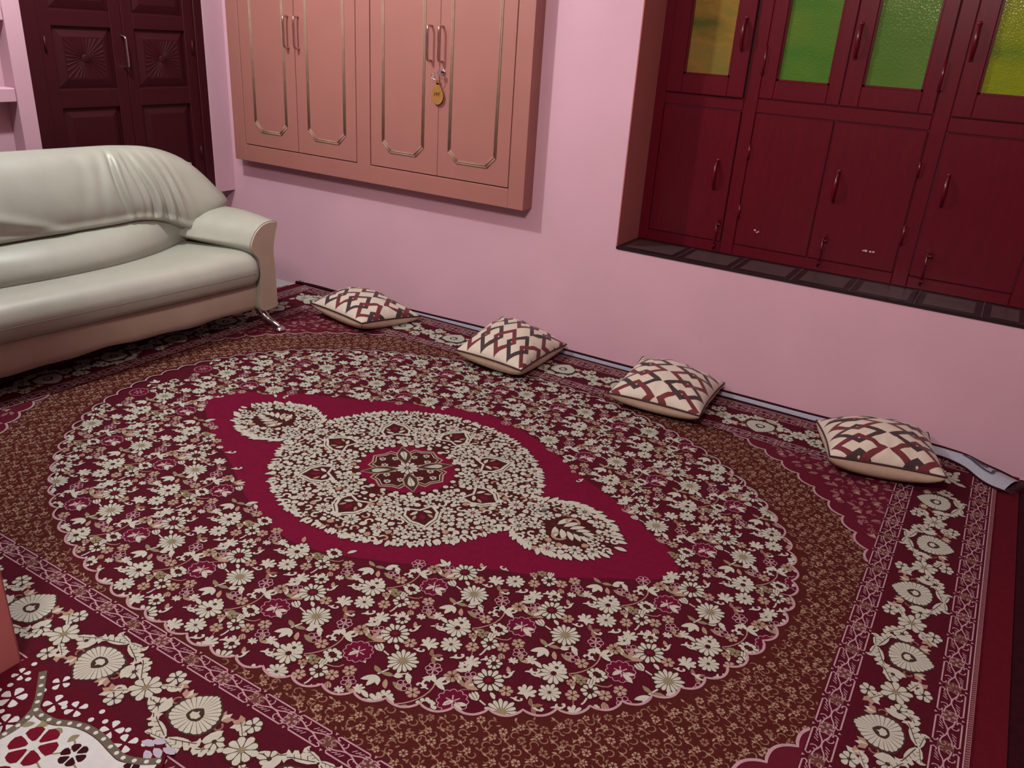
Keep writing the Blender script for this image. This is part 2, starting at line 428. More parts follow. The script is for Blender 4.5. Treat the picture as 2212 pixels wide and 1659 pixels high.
s1 = sash(-1.379, -1.032, -1.308, -1.104, 1.258, 1.335, P1, YI-0.016, -1.068)
s2 = sash(-0.968, -0.645, -0.910, -0.697, 1.264, 1.336, P2, YI-0.006)
s3 = sash(-0.642, -0.299, -0.573, -0.352, 1.264, 1.342, P3, YI-0.006, -0.620)
s4 = sash(-0.235, 0.133, -0.168, 0.062, 1.264, 1.348, P4, YI-0.010, -0.219, (1.465, 1.585))
hinge(-0.968, 1.41, YI-0.006, s2); hinge(-0.299, 1.40, YI-0.006, s3)
def shutter(xa, xc, z0=0.643, z1=1.203, yfr=YI-0.004):
    b = MB(); b.box(xa, xc, yfr, yfr+0.03, z0, z1, bev=0.003); return b.build('shutter', MAR, win)
k1 = shutter(-1.378, -1.031); strap_handle(-1.097, 0.873, 0.993, YI-0.004, k1); bolt(-1.055, 0.604, 0.750, YI-0.004, k1)
k2 = shutter(-0.967, -0.648); hinge(-0.968, 1.045, YI-0.004, k2, .03); hinge(-0.966, 0.79, YI-0.004, k2, .03)
k3 = shutter(-0.645, -0.299); strap_handle(-0.588, 0.892, 1.012, YI-0.004, k3); bolt(-0.592, 0.612, 0.757, YI-0.004, k3)
hinge(-0.297, 1.06, YI-0.004, k3, .03); hinge(-0.294, 0.80, YI-0.004, k3, .04)
k4 = shutter(-0.234, 0.133); strap_handle(-0.188, 0.935, 1.050, YI-0.004, k4); bolt(-0.187, 0.612, 0.765, YI-0.004, k4)
random.seed(4)
def chips(par, pts):
    m = MB()
    for x, z, r in pts: m.box(x-r, x+r, YI-0.0052, YI-0.0035, z-r*0.8, z+r*0.8)
    m.build('paint_chip', BRIGHT, par, off=WO)
chips(k2, [(-0.884, 0.720, .004), (-0.874, 0.712, .003), (-0.868, 0.716, .003)])
chips(k3, [(-0.428, 0.712, .003), (-0.418, 0.713, .005), (-0.400, 0.712, .004), (-0.388, 0.713, .004)])
# tiled sill
b = MB()
b.box(WX0+0.004, WX1-0.004, YW-0.004, YI-0.001, 0.580, 0.592, 1)
gx = [-1.44, -1.146, -0.896, -0.648, -0.418, -0.178, 0.055, 0.30]
for a, c in zip(gx, gx[1:]):
    a2, c2 = max(a+0.028, WX0+0.03), min(c-0.028, WX1-0.028)
    b.face([(a2, YW+0.026, 0.5925), (c2, YW+0.026, 0.5925), (c2, YI-0.03, 0.5925), (a2, YI-0.03, 0.5925)], 0)
    if c < 0.2: b.face([(c-0.0010, YW-0.003, 0.5926), (c+0.0010, YW-0.003, 0.5926), (c+0.0010, YI-0.002, 0.5926), (c-0.0010, YI-0.002, 0.5926)], 2)
b.build('window_sill', [TILE, TILED, GROUT], win)
b = MB(); b.box(WX1-0.006, WX1+0.012, YW-0.006, YW+0.004, 0.575, 0.64, bev=.002); b.build('plaster_edge', WHITE, win)

# ------------------------------------------------------------------ sofa
FZ = 0.0194                                   # top of the carpet pile
SO = Vector((-2.985, 2.79, 0)); es = Vector((-0.0872, -0.9962, 0)); ed = Vector((-0.9962, 0.0872, 0))
LS = 2.38
def SP(s, d, z): return SO + es*s + ed*d + Vector((0, 0, z))
sofa = thing('sofa', 'cream leather sofa with a high pleated back and chrome legs by the closet', 'sofa', SP(LS/2, 0.3, FZ))
def mir(s): return s if s <= LS/2 else LS-s
NS = 230
# base panel
b = MB(); L = []
for i in range(60):
    s = 0.10+(LS-0.20)*i/59
    wob = 0.006*math.sin(s*9)+0.004*math.sin(s*23)
    zb = 0.112+wob*0.8
    L.append([SP(s, d, z) for d, z in ((0.6, .26), (0.02, .27), (0.004, .25), (-0.004, .2), (-0.004+wob*.4, .15), (0.004, zb+0.006), (0.02, zb), (0.6, zb))])
b.loft(L, 0); b.build('base_panel', LEATHB, sofa)
# seat cushion
b = MB(); L = []
for i in range(121):
    t = i/120; s = 0.115+(LS-0.23)*t; m = mir(s)
    e = min(1, max(0.0, (m-0.115)/0.06)); e = math.sqrt(1-(1-e)**2)
    sag = 0.035*(1-math.exp(-((m)/0.75)**2))
    lob = 0.010*math.sin(min(1, m/1.19)*math.pi)
    fr = 0.7+0.3*e
    P = [(0.56, .395-sag), (0.42, .405-sag), (0.30, .408-sag*0.9), (0.18, .412-sag*0.6), (0.09, .414-sag*0.35), (0.035, .412-sag*.2), (-0.005-lob, .402), (-0.034-lob, .382), (-0.050-lob, .352), (-0.054-lob, .325), (-0.050-lob, .298), (-0.038-lob, .272), (-0.018, .254), (0.004, .246), (0.05, .244), (0.56, .25)]
    row = []
    for (d, z) in P:
        d2_ = 0.10+(d-0.10)*fr if d < 0.10 else d
        z2 = .325+(z-.325)*(0.62+0.38*e)
        row.append(SP(s, d2_, z2))
    L.append(crom(row, 4, True))
b.loft(L, 0)
seat = b.build('seat_cushion', LEATH, sofa)
b = MB()
b.tube([SP(0.16+(LS-0.32)*k/60, -0.0545-0.010*math.sin(min(1, mir(0.16+(LS-0.32)*k/60)/1.19)*math.pi), 0.318) for k in range(61)], 0.0012, n=5)
b.build('seam', SEAM, seat, off=sofa.location)
# lumbar roll
zl = [(.215, .470), (.235, .477), (.29, .508), (.37, .543), (.49, .560), (.61, .552), (.83, .547), (1.19, .540)]
dl_ = [(.215, .40), (.235, .39), (.43, .285), (.64, .22), (.85, .205), (1.0, .21), (1.19, .235)]
b = MB(); L = []
for i in range(121):
    s = 0.205+(LS-0.41)*i/120; m = mir(s)
    zt = smooth_tab(zl, m); dd = smooth_tab(dl_, m, .1); zb = 0.398-0.035*(1-math.exp(-(m/0.75)**2))-0.006
    h = zt-zb
    dt = 0.372
    row = [(0.50, zb), (0.50, zt-0.02), (0.42, zt+0.0), (dt, zt-0.004), (dt+(dd-dt)*.42, zt-h*.10), (dt+(dd-dt)*.80, zt-h*.33), (dd, zt-h*.62), (dd+0.006, zt-h*.86), (dd+0.03, zb)]
    L.append(crom([SP(s, d, z) for d, z in row], 4, True))
b.loft(L, 0); b.build('lumbar_cushion', LEATH, sofa)
# backrest with pleats
ztab = [(-.04, .600), (0, .635), (.05, .700), (.10, .752), (.15, .790), (.25, .833), (.35, .856), (.5, .867), (1.19, .870)]
z0tab = [(-.04, .560), (.04, .545), (.12, .505), (.20, .468), (.235, .470), (.29, .500), (.37, .533), (.49, .550), (.61, .543), (.83, .538), (1.19, .530)]
folds = [(.555, 0.00, .011, .017, .10), (.50, .02, .010, -.008, .1), (.46, .05, .011, .015, .0), (.415, .09, .010, .012, .0), (.37, .12, .010, .010, .0), (.325, .16, .012, .008, .0), (.62, -.03, .022, .006, .1), (.70, -.05, .03, .004, .1)]
b = MB(); L = []
for i in range(321):
    s = -0.04+(LS+0.08)*i/320; m = mir(s)
    zt = smooth_tab(ztab, m); z0 = smooth_tab(z0tab, m, .04); h = zt-z0
    e = min(1, max(0, (m+0.04)/0.16)); e = math.sqrt(max(0.0, 1-(1-e)**2))*0.85+0.15
    pts = [(0.345, z0), (0.322, z0+h*.14), (0.322, z0+h*.32), (0.345, z0+h*.55), (0.385, z0+h*.78), (0.425, z0+h*.92), (0.468, zt-.004), (0.505, zt), (0.55, zt-.018), (0.585, zt-.07), (0.60, z0+h*.5), (0.60, z0-.02)]
    row = [Vector((0.46+(d-0.46)*e, z, 0)) for d, z in pts]
    C = crom(row, 6, True)
    out = []
    for p in C:
        d, z = p.x, p.y
        if d < 0.50 and z > z0-0.002:
            hh = max(0, min(1, (z-z0)/max(h, .01)))
            disp = 0
            for (fs, sl, wd, am, flat) in folds:
                c = fs - sl*(1-hh) + 0.012*math.sin(hh*5+fs*20)
                env = (hh**0.6)*(1-hh**6) if flat else (1-hh)**0.8*min(1, (hh+.05)*6)*1.0
                if flat == 0.0: env = (1-hh**4)*min(1, hh*8+.15)*(0.45+0.55*(1-hh))
                x = (m-c)/wd
                disp += 1.6*am*env*(math.exp(-x*x)-0.75*math.exp(-((x+2.0)/1.2)**2))
            # drag line towards the middle
            c2 = (z-(.545+(m-.80)*.30))/.022
            disp += -0.010*math.exp(-c2*c2)*max(0, min(1, (m-.78)/.12))
            # small gathers along the seam
            disp += 0.003*math.sin(m*150)*math.exp(-((hh-.04)/.05)**2)*(1 if .24 < m < .55 else 0)
            d += disp*max(0.0, min(1.0, (m-.17)/.12))
        out.append(SP(s, d, z))
    L.append(out)
b.loft(L, 0); b.build('backrest', LEATH, sofa)
# arms
prof0 = [(.030, .118), (.022, .16), (.026, .30), (.030, .40), (.022, .46), (.004, .52), (.004, .542), (.016, .550), (.050, .552), (.095, .540), (.135, .508), (.160, .465), (.165, .440), (.150, .412), (.120, .37), (.112, .30), (.118, .22), (.124, .118)]
def arm(sgn):
    def S(s): return s if sgn > 0 else LS-s
    b = MB(); L = []
    for i, d in enumerate([-.030, -.026, -.012, .02, .06, .12, .20, .28, .36, .44, .52, .58]):
        k = min(1, max(0, (d)/.42)); row = []
        for (s, z) in prof0:
            gr = max(0, min(1, (z-.36)/.08))
            s2 = s*(1+0.75*k*gr) if s > .03 else s
            z2 = z + (0.012*math.sin(k*math.pi) if z > .5 else 0)
            q = 0.965 if i == 0 else (0.99 if i == 1 else 1)
            s2 = .08+(s2-.08)*q; z2 = .33+(z2-.33)*(0.985 if i == 0 else 1)
            row.append(SP(S(s2), d, z2))
        L.append(crom(row, 4, True))
    if sgn < 0: L = [l[::-1] for l in L]
    b.loft(L, 0)
    o = b.build('arm', LEATH, sofa)
    p = MB()
    row = [SP(S(.08+(s-.08)*.93), -.0345, .33+(z-.33)*.97) for s, z in prof0]
    row2 = [SP(S(.08+(s-.08)*.985), -.029, .33+(z-.33)*.985) for s, z in prof0]
    A, Bq = crom(row, 4, True), crom(row2, 4, True)
    if sgn > 0: p.loft([A, Bq], 0, cap=False); p.face(A[::-1])
    else: p.loft([A[::-1], Bq[::-1]], 0, cap=False); p.face(A)
    p.build('front_panel', LEATHB, o, off=sofa.location)
    q = MB(); q.tube(crom([SP(S(.08+(s-.08)*1.0), -.0275, .33+(z-.33)*.997) for s, z in prof0[5:14]], 4), 0.0028, n=6)
    q.build('piping', LEATH, o, off=sofa.location)
arm(1); arm(-1)
b = MB(); b.box(0, 1, 0, 1, 0, 1)
bb = MB()
def lbox(s0, s1, d0, d1, z0, z1):
    P = [SP(s, d, z) for z in (z0, z1) for s, d in ((s0, d0), (s1, d0), (s1, d1), (s0, d1))]
    for q in ((0, 3, 2, 1), (4, 5, 6, 7), (0, 1, 5, 4), (1, 2, 6, 5), (2, 3, 7, 6), (3, 0, 4, 7)): bb.face([P[k] for k in q])
lbox(0.03, LS-0.03, 0.585, 0.625, 0.115, 0.74)
bb.build('back_board', LEATHB, sofa)
def leg(s, d, os, od):
    m = MB()
    pts = [SP(s, d, .118), SP(s+os*.15, d+od*.15, .095), SP(s+os*.45, d+od*.45, .060), SP(s+os*.8, d+od*.8, .044), SP(s+os, d+od, FZ+.0135)]
    P = crom(pts, 5); n = len(P)
    m.tube(P, [.027-.017*(i/(n-1))**.8 for i in range(n)], n=12)
    f = pts[-1]
    m.loft([[f+Vector((r*math.cos(t*math.pi/10), r*math.sin(t*math.pi/10), z)) for t in range(20)] for z, r in ((-.0132, .029), (-.007, .029), (.003, .018), (.006, .010))])
    return m.build('leg', CHROME, sofa)
leg(.085, .045, -.02, -.135); leg(LS-.085, .045, .02, -.135); leg(.10, .52, -.02, .04); leg(LS-.10, .52, .02, .04)

# ------------------------------------------------------------------ cushions
def cushion_mat():
    m = bpy.data.materials.new('cushion_chain_print'); m.use_nodes = True
    nt = m.node_tree; b = nt.nodes['Principled BSDF']; b.inputs['Roughness'].default_value = 0.8; b.inputs['Sheen Weight'].default_value = 0.1
    N = nt.nodes.new; L = nt.links.new
    uv = N('ShaderNodeUVMap'); sep = N('ShaderNodeSeparateXYZ'); L(uv.outputs[0], sep.inputs[0])
    def mth(op, a, b_=None, c=None):
        n = N('ShaderNodeMath'); n.operation = op
        for i, x in enumerate((a, b_, c)):
            if x is None: continue
            if isinstance(x, (int, float)): n.inputs[i].default_value = x
            else: L(x, n.inputs[i])
        return n.outputs[0]
    W, P = 0.5, 0.20
    fx = mth('ABSOLUTE', mth('SUBTRACT', mth('FLOORED_MODULO', sep.outputs[0], W), W/2))
    def band(off):
        fy = mth('ABSOLUTE', mth('SUBTRACT', mth('FLOORED_MODULO', mth('ADD', sep.outputs[1], off), 2*P), P))
        d = mth('ADD', mth('DIVIDE', fx, 0.245), mth('DIVIDE', fy, 0.172))
        return mth('MULTIPLY', mth('GREATER_THAN', d, 0.635), mth('LESS_THAN', d, 1.0))
    A, Bm = band(0.04), band(0.04+P)
    n = N('ShaderNodeTexNoise'); n.inputs['Scale'].default_value = 40; tc = N('ShaderNodeTexCoord'); L(tc.outputs['Object'], n.inputs['Vector'])
    def mix(f, a, b_):
        x = N('ShaderNodeMix'); x.data_type = 'RGBA'; L(f, x.inputs[0])
        for i, c in ((6, a), (7, b_)):
            if isinstance(c, tuple): x.inputs[i].default_value = rgb(c)
            else: L(c, x.inputs[i])
        return x.outputs[2]
    # woven look: which band lies on top alternates left and right of each link
    side = mth('GREATER_THAN', mth('SUBTRACT', mth('FLOORED_MODULO', sep.outputs[0], W), W/2), 0)
    c1 = mix(Bm, mix(A, (224, 210, 192), (112, 26, 34)), (58, 32, 34))
    c2 = mix(A, mix(Bm, (224, 210, 192), (58, 32, 34)), (112, 26, 34))
    L(mix(side, c1, c2), b.inputs['Base Color'])
    n2 = N('ShaderNodeTexNoise'); n2.inputs['Scale'].default_value = 22; L(tc.outputs['Object'], n2.inputs['Vector'])
    bp = N('ShaderNodeBump'); bp.inputs['Strength'].default_value = 0.35; bp.inputs['Distance'].default_value = 0.01
    L(n2.outputs[0], bp.inputs['Height']); L(bp.outputs[0], b.inputs['Normal'])
    return m
CUSH = cushion_mat(); CBACK = mat('cushion_beige_back', (230, 204, 178), 0.85, 0.05, 40, 0.2, 60); CPIPE = mat('cushion_piping', (66, 28, 30), 0.8)
def blend(c, a, b_):   # bilinear point in a corner quad
    return (c[0]*(1-a)+c[1]*a)*(1-b_)+(c[3]*(1-a)+c[2]*a)*b_
def cushion(corners, thick, label, swap, seed, vshift=0.0, mode=0):
    # corners: front-left, front-right, back-right, back-left, at the welt
    C = [Vector(c) for c in corners]; cen = sum(C, Vector())/4
    root = thing('cushion', label, 'cushion', (cen.x, cen.y, FZ), group='patterned cushions along the wall')
    rnd = random.Random(seed); ph = [rnd.uniform(0, 6.28) for _ in range(8)]
    nrm = (C[1]-C[0]).cross(C[3]-C[0]).normalized()
    N = 44
    def edge_in(a, b_):      # pinch: edges bow inwards between the ear-like corners
        u, v = 2*a-1, 2*b_-1
        k = 0.055
        u2 = u*(1-k*(1-v*v)*abs(u)**2*1.0); v2 = v*(1-k*(1-u*u)*abs(v)**2)
        return (u2+1)/2, (v2+1)/2
    sgn_ = [1]
    def hgt(a, b_):
        u, v = 2*a-1, 2*b_-1
        f = max(0, (1-u**2))*max(0, (1-v**2))
        return f**(0.55 if sgn_[0] > 0 else 0.30)
    top = MB(); bot = MB(); uvs = []
    grid = {}
    for sgn, mb in ((1, top), (-1, bot)):
        sgn_[0] = sgn
        for i in range(N+1):
            for j in range(N+1):
                a, b_ = i/N, j/N
                # denser near the edge
                a = 0.5-0.5*math.cos(math.pi*a); b_ = 0.5-0.5*math.cos(math.pi*b_)
                ea, eb = edge_in(a, b_)
                h = hgt(a, b_)*thick*(0.60 if sgn > 0 else 0.60)
                u, v = 2*a-1, 2*b_-1
                r = max(abs(u), abs(v))
                ang = math.atan2(v, u)
                wr = 0.0055*math.sin(ang*13+ph[0]+2*math.sin(ang*3+ph[1]))*min(1, max(0, (r-.35)/.4))*(1-r**8)+0.003*math.sin(u*5+ph[2])*math.sin(v*6+ph[3])
                if sgn > 0: h += wr*h/(thick*.5)
                p = blend(C, ea, eb)+nrm*h*sgn
                if sgn < 0 and p.z < FZ+0.0005: p.z = FZ+0.0005+0.0*h
                if p.y > YW-0.006: p.y = YW-0.006
                mb.v.append(tuple(p))
                if sgn > 0: uvs.append((b_, a+vshift) if swap else (a, b_+vshift))
        for i in range(N):
            for j in range(N):
                q = (i*(N+1)+j, (i+1)*(N+1)+j, (i+1)*(N+1)+j+1, i*(N+1)+j+1)
                mb.f.append(q if sgn > 0 else q[::-1]); mb.m.append(0); mb.sm.append(True)
    o = top.build('cover', CUSH, root)
    ul = o.data.uv_layers.new(name='UVMap')
    for lp in o.data.loops: ul.data[lp.index].uv = uvs[lp.vertex_index]
    bot.build('underside', CBACK, root)
    pp = MB(); per = []
    for k in range(40): per.append((k/40, 0))
    for k in range(40): per.append((1, k/40))
    for k in range(40): per.append((1-k/40, 1))
    for k in range(40): per.append((0, 1-k/40))
    Q = []
    for a, b_ in per:
        p = blend(C, *edge_in(a, b_))
        if p.y > YW-0.007: p.y = YW-0.007
        Q.append(p)
    pp.tube(Q, 0.0042, n=6, closed=True)
    pp.build('piping', CPIPE, root)
    return root
cushion([(-2.930, 2.965, .095), (-2.540, 2.915, .085), (-2.450, 3.275, .050), (-2.940, 3.350, .085)], .135, 'patterned cushion nearest the sofa, farthest left of the row', True, 1, .1)
cushion([(-1.965, 2.905, .092), (-1.620, 2.915, .078), (-1.615, 3.340, .080), (-2.000, 3.366, .125)], .150, 'patterned cushion second from the sofa, its back corner raised against the wall', True, 2, .0)
cushion([(-1.195, 2.915, .090), (-0.806, 2.955, .085), (-0.833, 3.360, .085), (-1.225, 3.355, .110)], .140, 'patterned cushion third from the sofa, between two others along the wall', False, 3, .13)
cushion([(-0.290, 2.890, .102), (0.092, 2.995, .098), (-0.005, 3.368, .095), (-0.405, 3.220, .085)], .155, 'patterned cushion farthest from the sofa, at the right end of the row', False, 5, .05)

# ------------------------------------------------------------------ the big carpet
def pile(name, col, var=0.10): return mat(name, tuple(c*0.93 for c in col), 0.92, var, 55, 0.35, 420, spec=0.1)
CM = [pile('pile_maroon', (86, 14, 34)), pile('pile_crimson', (122, 11, 52)), pile('pile_ivory', (208, 207, 191), .05),
      pile('pile_outline', (72, 52, 44)), pile('pile_tan', (182, 150, 128)), pile('pile_pink', (200, 160, 166)),
      pile('pile_brown', (84, 29, 26)), pile('pile_dark_brown', (74, 24, 24)), pile('pile_mauve', (106, 13, 48)),
      pile('pile_taupe', (112, 66, 66)), pile('pile_olive', (150, 138, 106)), pile('pile_wine', (104, 24, 44)),
      pile('pile_dusty_rose', (158, 104, 108)), pile('pile_hem', (98, 12, 30)), pile('pile_dusty_gold', (150, 112, 92)), pile('pile_dark_edge', (52, 12, 24))]
MA, CR, IV, OU, TA, PK, BR, DB, MV, TP, OL, WI, DR, HM, DG, DE = range(16)
CU, CV = -1.545, 2.006
rug = MB()
rnd = random.Random(11)
def W2(u, v, z): return (CU+u, CV+v, z)
zn = [0]
def micro():
    zn[0] += 1; return (zn[0] % 149)*1.6e-6
def poly(pts, z, m):
    z += micro(); rug.face([W2(p[0], p[1], z) for p in pts], m)
def ribbon(pts, wd, z, m, taper=False, closed=False):
    n = len(pts); L = []; Rr = []; z += micro()
    for i in range(n):
        if closed: a, b = pts[i-1], pts[(i+1) % n]
        else: a, b = pts[max(0, i-1)], pts[min(n-1, i+1)]
        dx, dy = b[0]-a[0], b[1]-a[1]; l = math.hypot(dx, dy) or 1e-9
        ww = wd*0.5*(1 if not taper else (0.25+0.75*math.sin(math.pi*min(1, 0.12+i/(n-1)*0.88))))
        L.append((pts[i][0]-dy/l*ww, pts[i][1]+dx/l*ww)); Rr.append((pts[i][0]+dy/l*ww, pts[i][1]-dx/l*ww))
    i0 = len(rug.v)
    rug.v.extend([W2(p[0], p[1], z) for p in L]+[W2(p[0], p[1], z) for p in Rr])
    for i in range(n if closed else n-1):
        j = (i+1) % n
        rug.f.append((i0+i, i0+n+i, i0+n+j, i0+j)); rug.m.append(m); rug.sm.append(False)
def xf(pts, c, ang=0, sc_=1.0, flip=1):
    ca, sa = math.cos(ang), math.sin(ang)
    return [(c[0]+sc_*(x*flip*ca-y*sa), c[1]+sc_*(x*flip*sa+y*ca)) for x, y in pts]
def circ(c, r, n=12, ry=None, a0=0): return [(c[0]+r*math.cos(a0+2*math.pi*k/n), c[1]+(ry or r)*math.sin(a0+2*math.pi*k/n)) for k in range(n)]
def arc(c, r, a, b, n=10, r1=None):
    return [(c[0]+(r+((r1 if r1 is not None else r)-r)*k/n)*math.cos(a+(b-a)*k/n), c[1]+(r+((r1 if r1 is not None else r)-r)*k/n)*math.sin(a+(b-a)*k/n)) for k in range(n+1)]
def bez(p, n=10):
    o = []
    for k in range(n+1):
        t = k/n; q = list(p)
        while len(q) > 1: q = [((1-t)*a[0]+t*b[0], (1-t)*a[1]+t*b[1]) for a, b in zip(q, q[1:])]
        o.append(q[0])
    return o
PET = [(0.0, -.10), (.35, -.62), (.72, -1.0), (.95, -.62), (1.0, 0), (.95, .62), (.72, 1.0), (.35, .62), (0.0, .10)]
def petal(c, ang, r0, r1, hw, z, m, pts=PET):
    poly(xf([(r0+(r1-r0)*x, hw*y) for x, y in pts], c, ang), z, m)
def flower(c, r, n, z, m=IV, out=OU, cen=OU, cr=.3, rot=0.0, cen2=None, squash=1.0, jag=0.08):
    if out is not None: poly(circ(c, r*1.07, 18), z-.0002, DB); poly(circ(c, r*.93, 16), z, out)
    for k in range(n):
        a = rot+2*math.pi*k/n
        rr = r*(1+jag*math.sin(k*2.7+rot*5))
        petal(c, a, r*cr*.75, rr, math.pi*r*.70/n*0.93*squash, z+.0003, m)
    if cen is not None: poly(circ(c, r*cr, 10), z+.0006, cen)
    if cen2 is not None: poly(circ(c, r*cr*.5, 8), z+.0009, cen2)
LEAF = [(0, 0), (.25, .16), (.55, .2), (.8, .12), (1, 0), (.8, -.09), (.5, -.13), (.2, -.09)]
def leaf(c, ang, L, z, m, wd=1.0, flip=1, out=None):
    if out is not None: poly(xf([((x-.5)*1.12+.5, y*wd*1.35) for x, y in LEAF], c, ang, L, 1), z-.0003, out)
    if m == IV and out is None and L > .025 and wd < 1.5: poly(xf([((x-.5)*1.14+.5, y*wd*1.45) for x, y in LEAF], c, ang, L, 1), z-.00025, DB)
    poly(xf([(x, y*wd) for x, y in LEAF], c, ang, L), z, m)
HOOK = [(0, 0), (.18, .10), (.40, .14), (.62, .30), (.72, .55), (.60, .72), (.44, .66), (.46, .54), (.56, .54), (.54, .42), (.40, .32), (.30, .36), (.22, .52), (.14, .40), (.16, .26), (.0, .10)]
def hook(c, ang, L, z, m, flip=1):
    poly(xf([((x-.4)*1.16+.4, (y-.3)*1.18+.3) for x, y in HOOK], c, ang, L, flip), z-.00025, DB)
    poly(xf(HOOK, c, ang, L, flip), z, m)
def tulip(c, ang, L, z, m=IV):
    poly(xf([(0, -.18), (.3, -.42), (.75, -.46), (1.0, -.30), (.80, -.14), (1.05, 0), (.80, .14), (1.0, .30), (.75, .46), (.3, .42), (0, .18), (-.12, 0)], c, ang, L), z, m)
    ribbon(xf(bez([(.1, -.1), (.5, -.22), (.8, -.14)], 5), c, ang, L), L*.06, z+.0003, OU)
    ribbon(xf(bez([(.1, .1), (.5, .22), (.8, .14)], 5), c, ang, L), L*.06, z+.0003, OU)
def lotus(c, ang, L, z, m=IV):
    for a, l in ((-1.15, .8), (-.6, .95), (0, 1.0), (.6, .95), (1.15, .8)):
        petal(c, ang+a, L*.05, L*l, L*.17, z, m)
    poly(xf([(-.35, -.45), (.15, -.35), (.3, 0), (.15, .35), (-.35, .45), (-.12, 0)], c, ang, L), z+.0003, m)
def star5(c, r, z, m=TA, rot=0.3, n=6):
    for k in range(n): petal(c, rot+2*math.pi*k/n, r*.12, r, r*.34, z, m)
    for k in range(n):
        a = rot+2*math.pi*k/n
        ribbon([(c[0]+r*.25*math.cos(a), c[1]+r*.25*math.sin(a)), (c[0]+r*.75*math.cos(a), c[1]+r*.75*math.sin(a))], r*.07, z+.0003, IV)
    poly(circ(c, r*.2, 8), z+.0006, OU)
def pinkdaisy(c, r, z):
    poly(circ(c, r*1.02, 14), z-.0001, MV)
    for k in range(12):
        a = 2*math.pi*k/12
        ribbon(arc((c[0]+r*.80*math.cos(a), c[1]+r*.80*math.sin(a)), r*.2, a-1.5, a+1.5, 5), r*.055, z+.0003, PK)
        if k % 2 == 0: ribbon([(c[0]+r*.14*math.cos(a), c[1]+r*.14*math.sin(a)), (c[0]+r*.5*math.cos(a), c[1]+r*.5*math.sin(a))], r*.10, z+.0003, PK)
def pinksmall(c, r, z, n=5):
    for k in range(n):
        a = 2*math.pi*k/n+.4
        ribbon(circ((c[0]+r*.58*math.cos(a), c[1]+r*.58*math.sin(a)), r*.36, 8), r*.11, z+.0003, PK, closed=True)
    poly(circ(c, r*.16, 6), z+.0003, PK)

Z0 = 0.0120
HU, HV = 1.808, 1.347
# slab and hems
Z1 = Z0+.0004
rug.box(CU-HU-.075, CU+HU+.075, CV-HV-.005, CV+HV+.012, 0.001, Z0, HM)
poly([(-HU, -HV), (HU, -HV), (HU, HV), (-HU, HV)], Z1, MA)
# crimson lozenge field
loz = [(0, .555), (.1, .54), (.2, .505), (.30, .462), (.42, .395), (.5, .345), (.567, .312), (.643, .280), (.72, .245), (.80, .190), (.88, .135), (.95, .095), (1.0, .045), (1.012, 0)]
lz = loz+[(x, -y) for x, y in loz[::-1][1:]]
lz += [(-x, y) for x, y in lz[::-1][1:-1]]
poly(lz[::-1], Z1+.0003, CR)
def in_poly(p, P):
    c = False; n = len(P)
    for i in range(n):
        a, b = P[i], P[(i+1) % n]
        if (a[1] > p[1]) != (b[1] > p[1]) and p[0] < (b[0]-a[0])*(p[1]-a[1])/(b[1]-a[1])+a[0]: c = not c
    return c
EA, EB = 1.335, 1.008
def oval(u, v): return math.hypot(u/EA, v/EB)
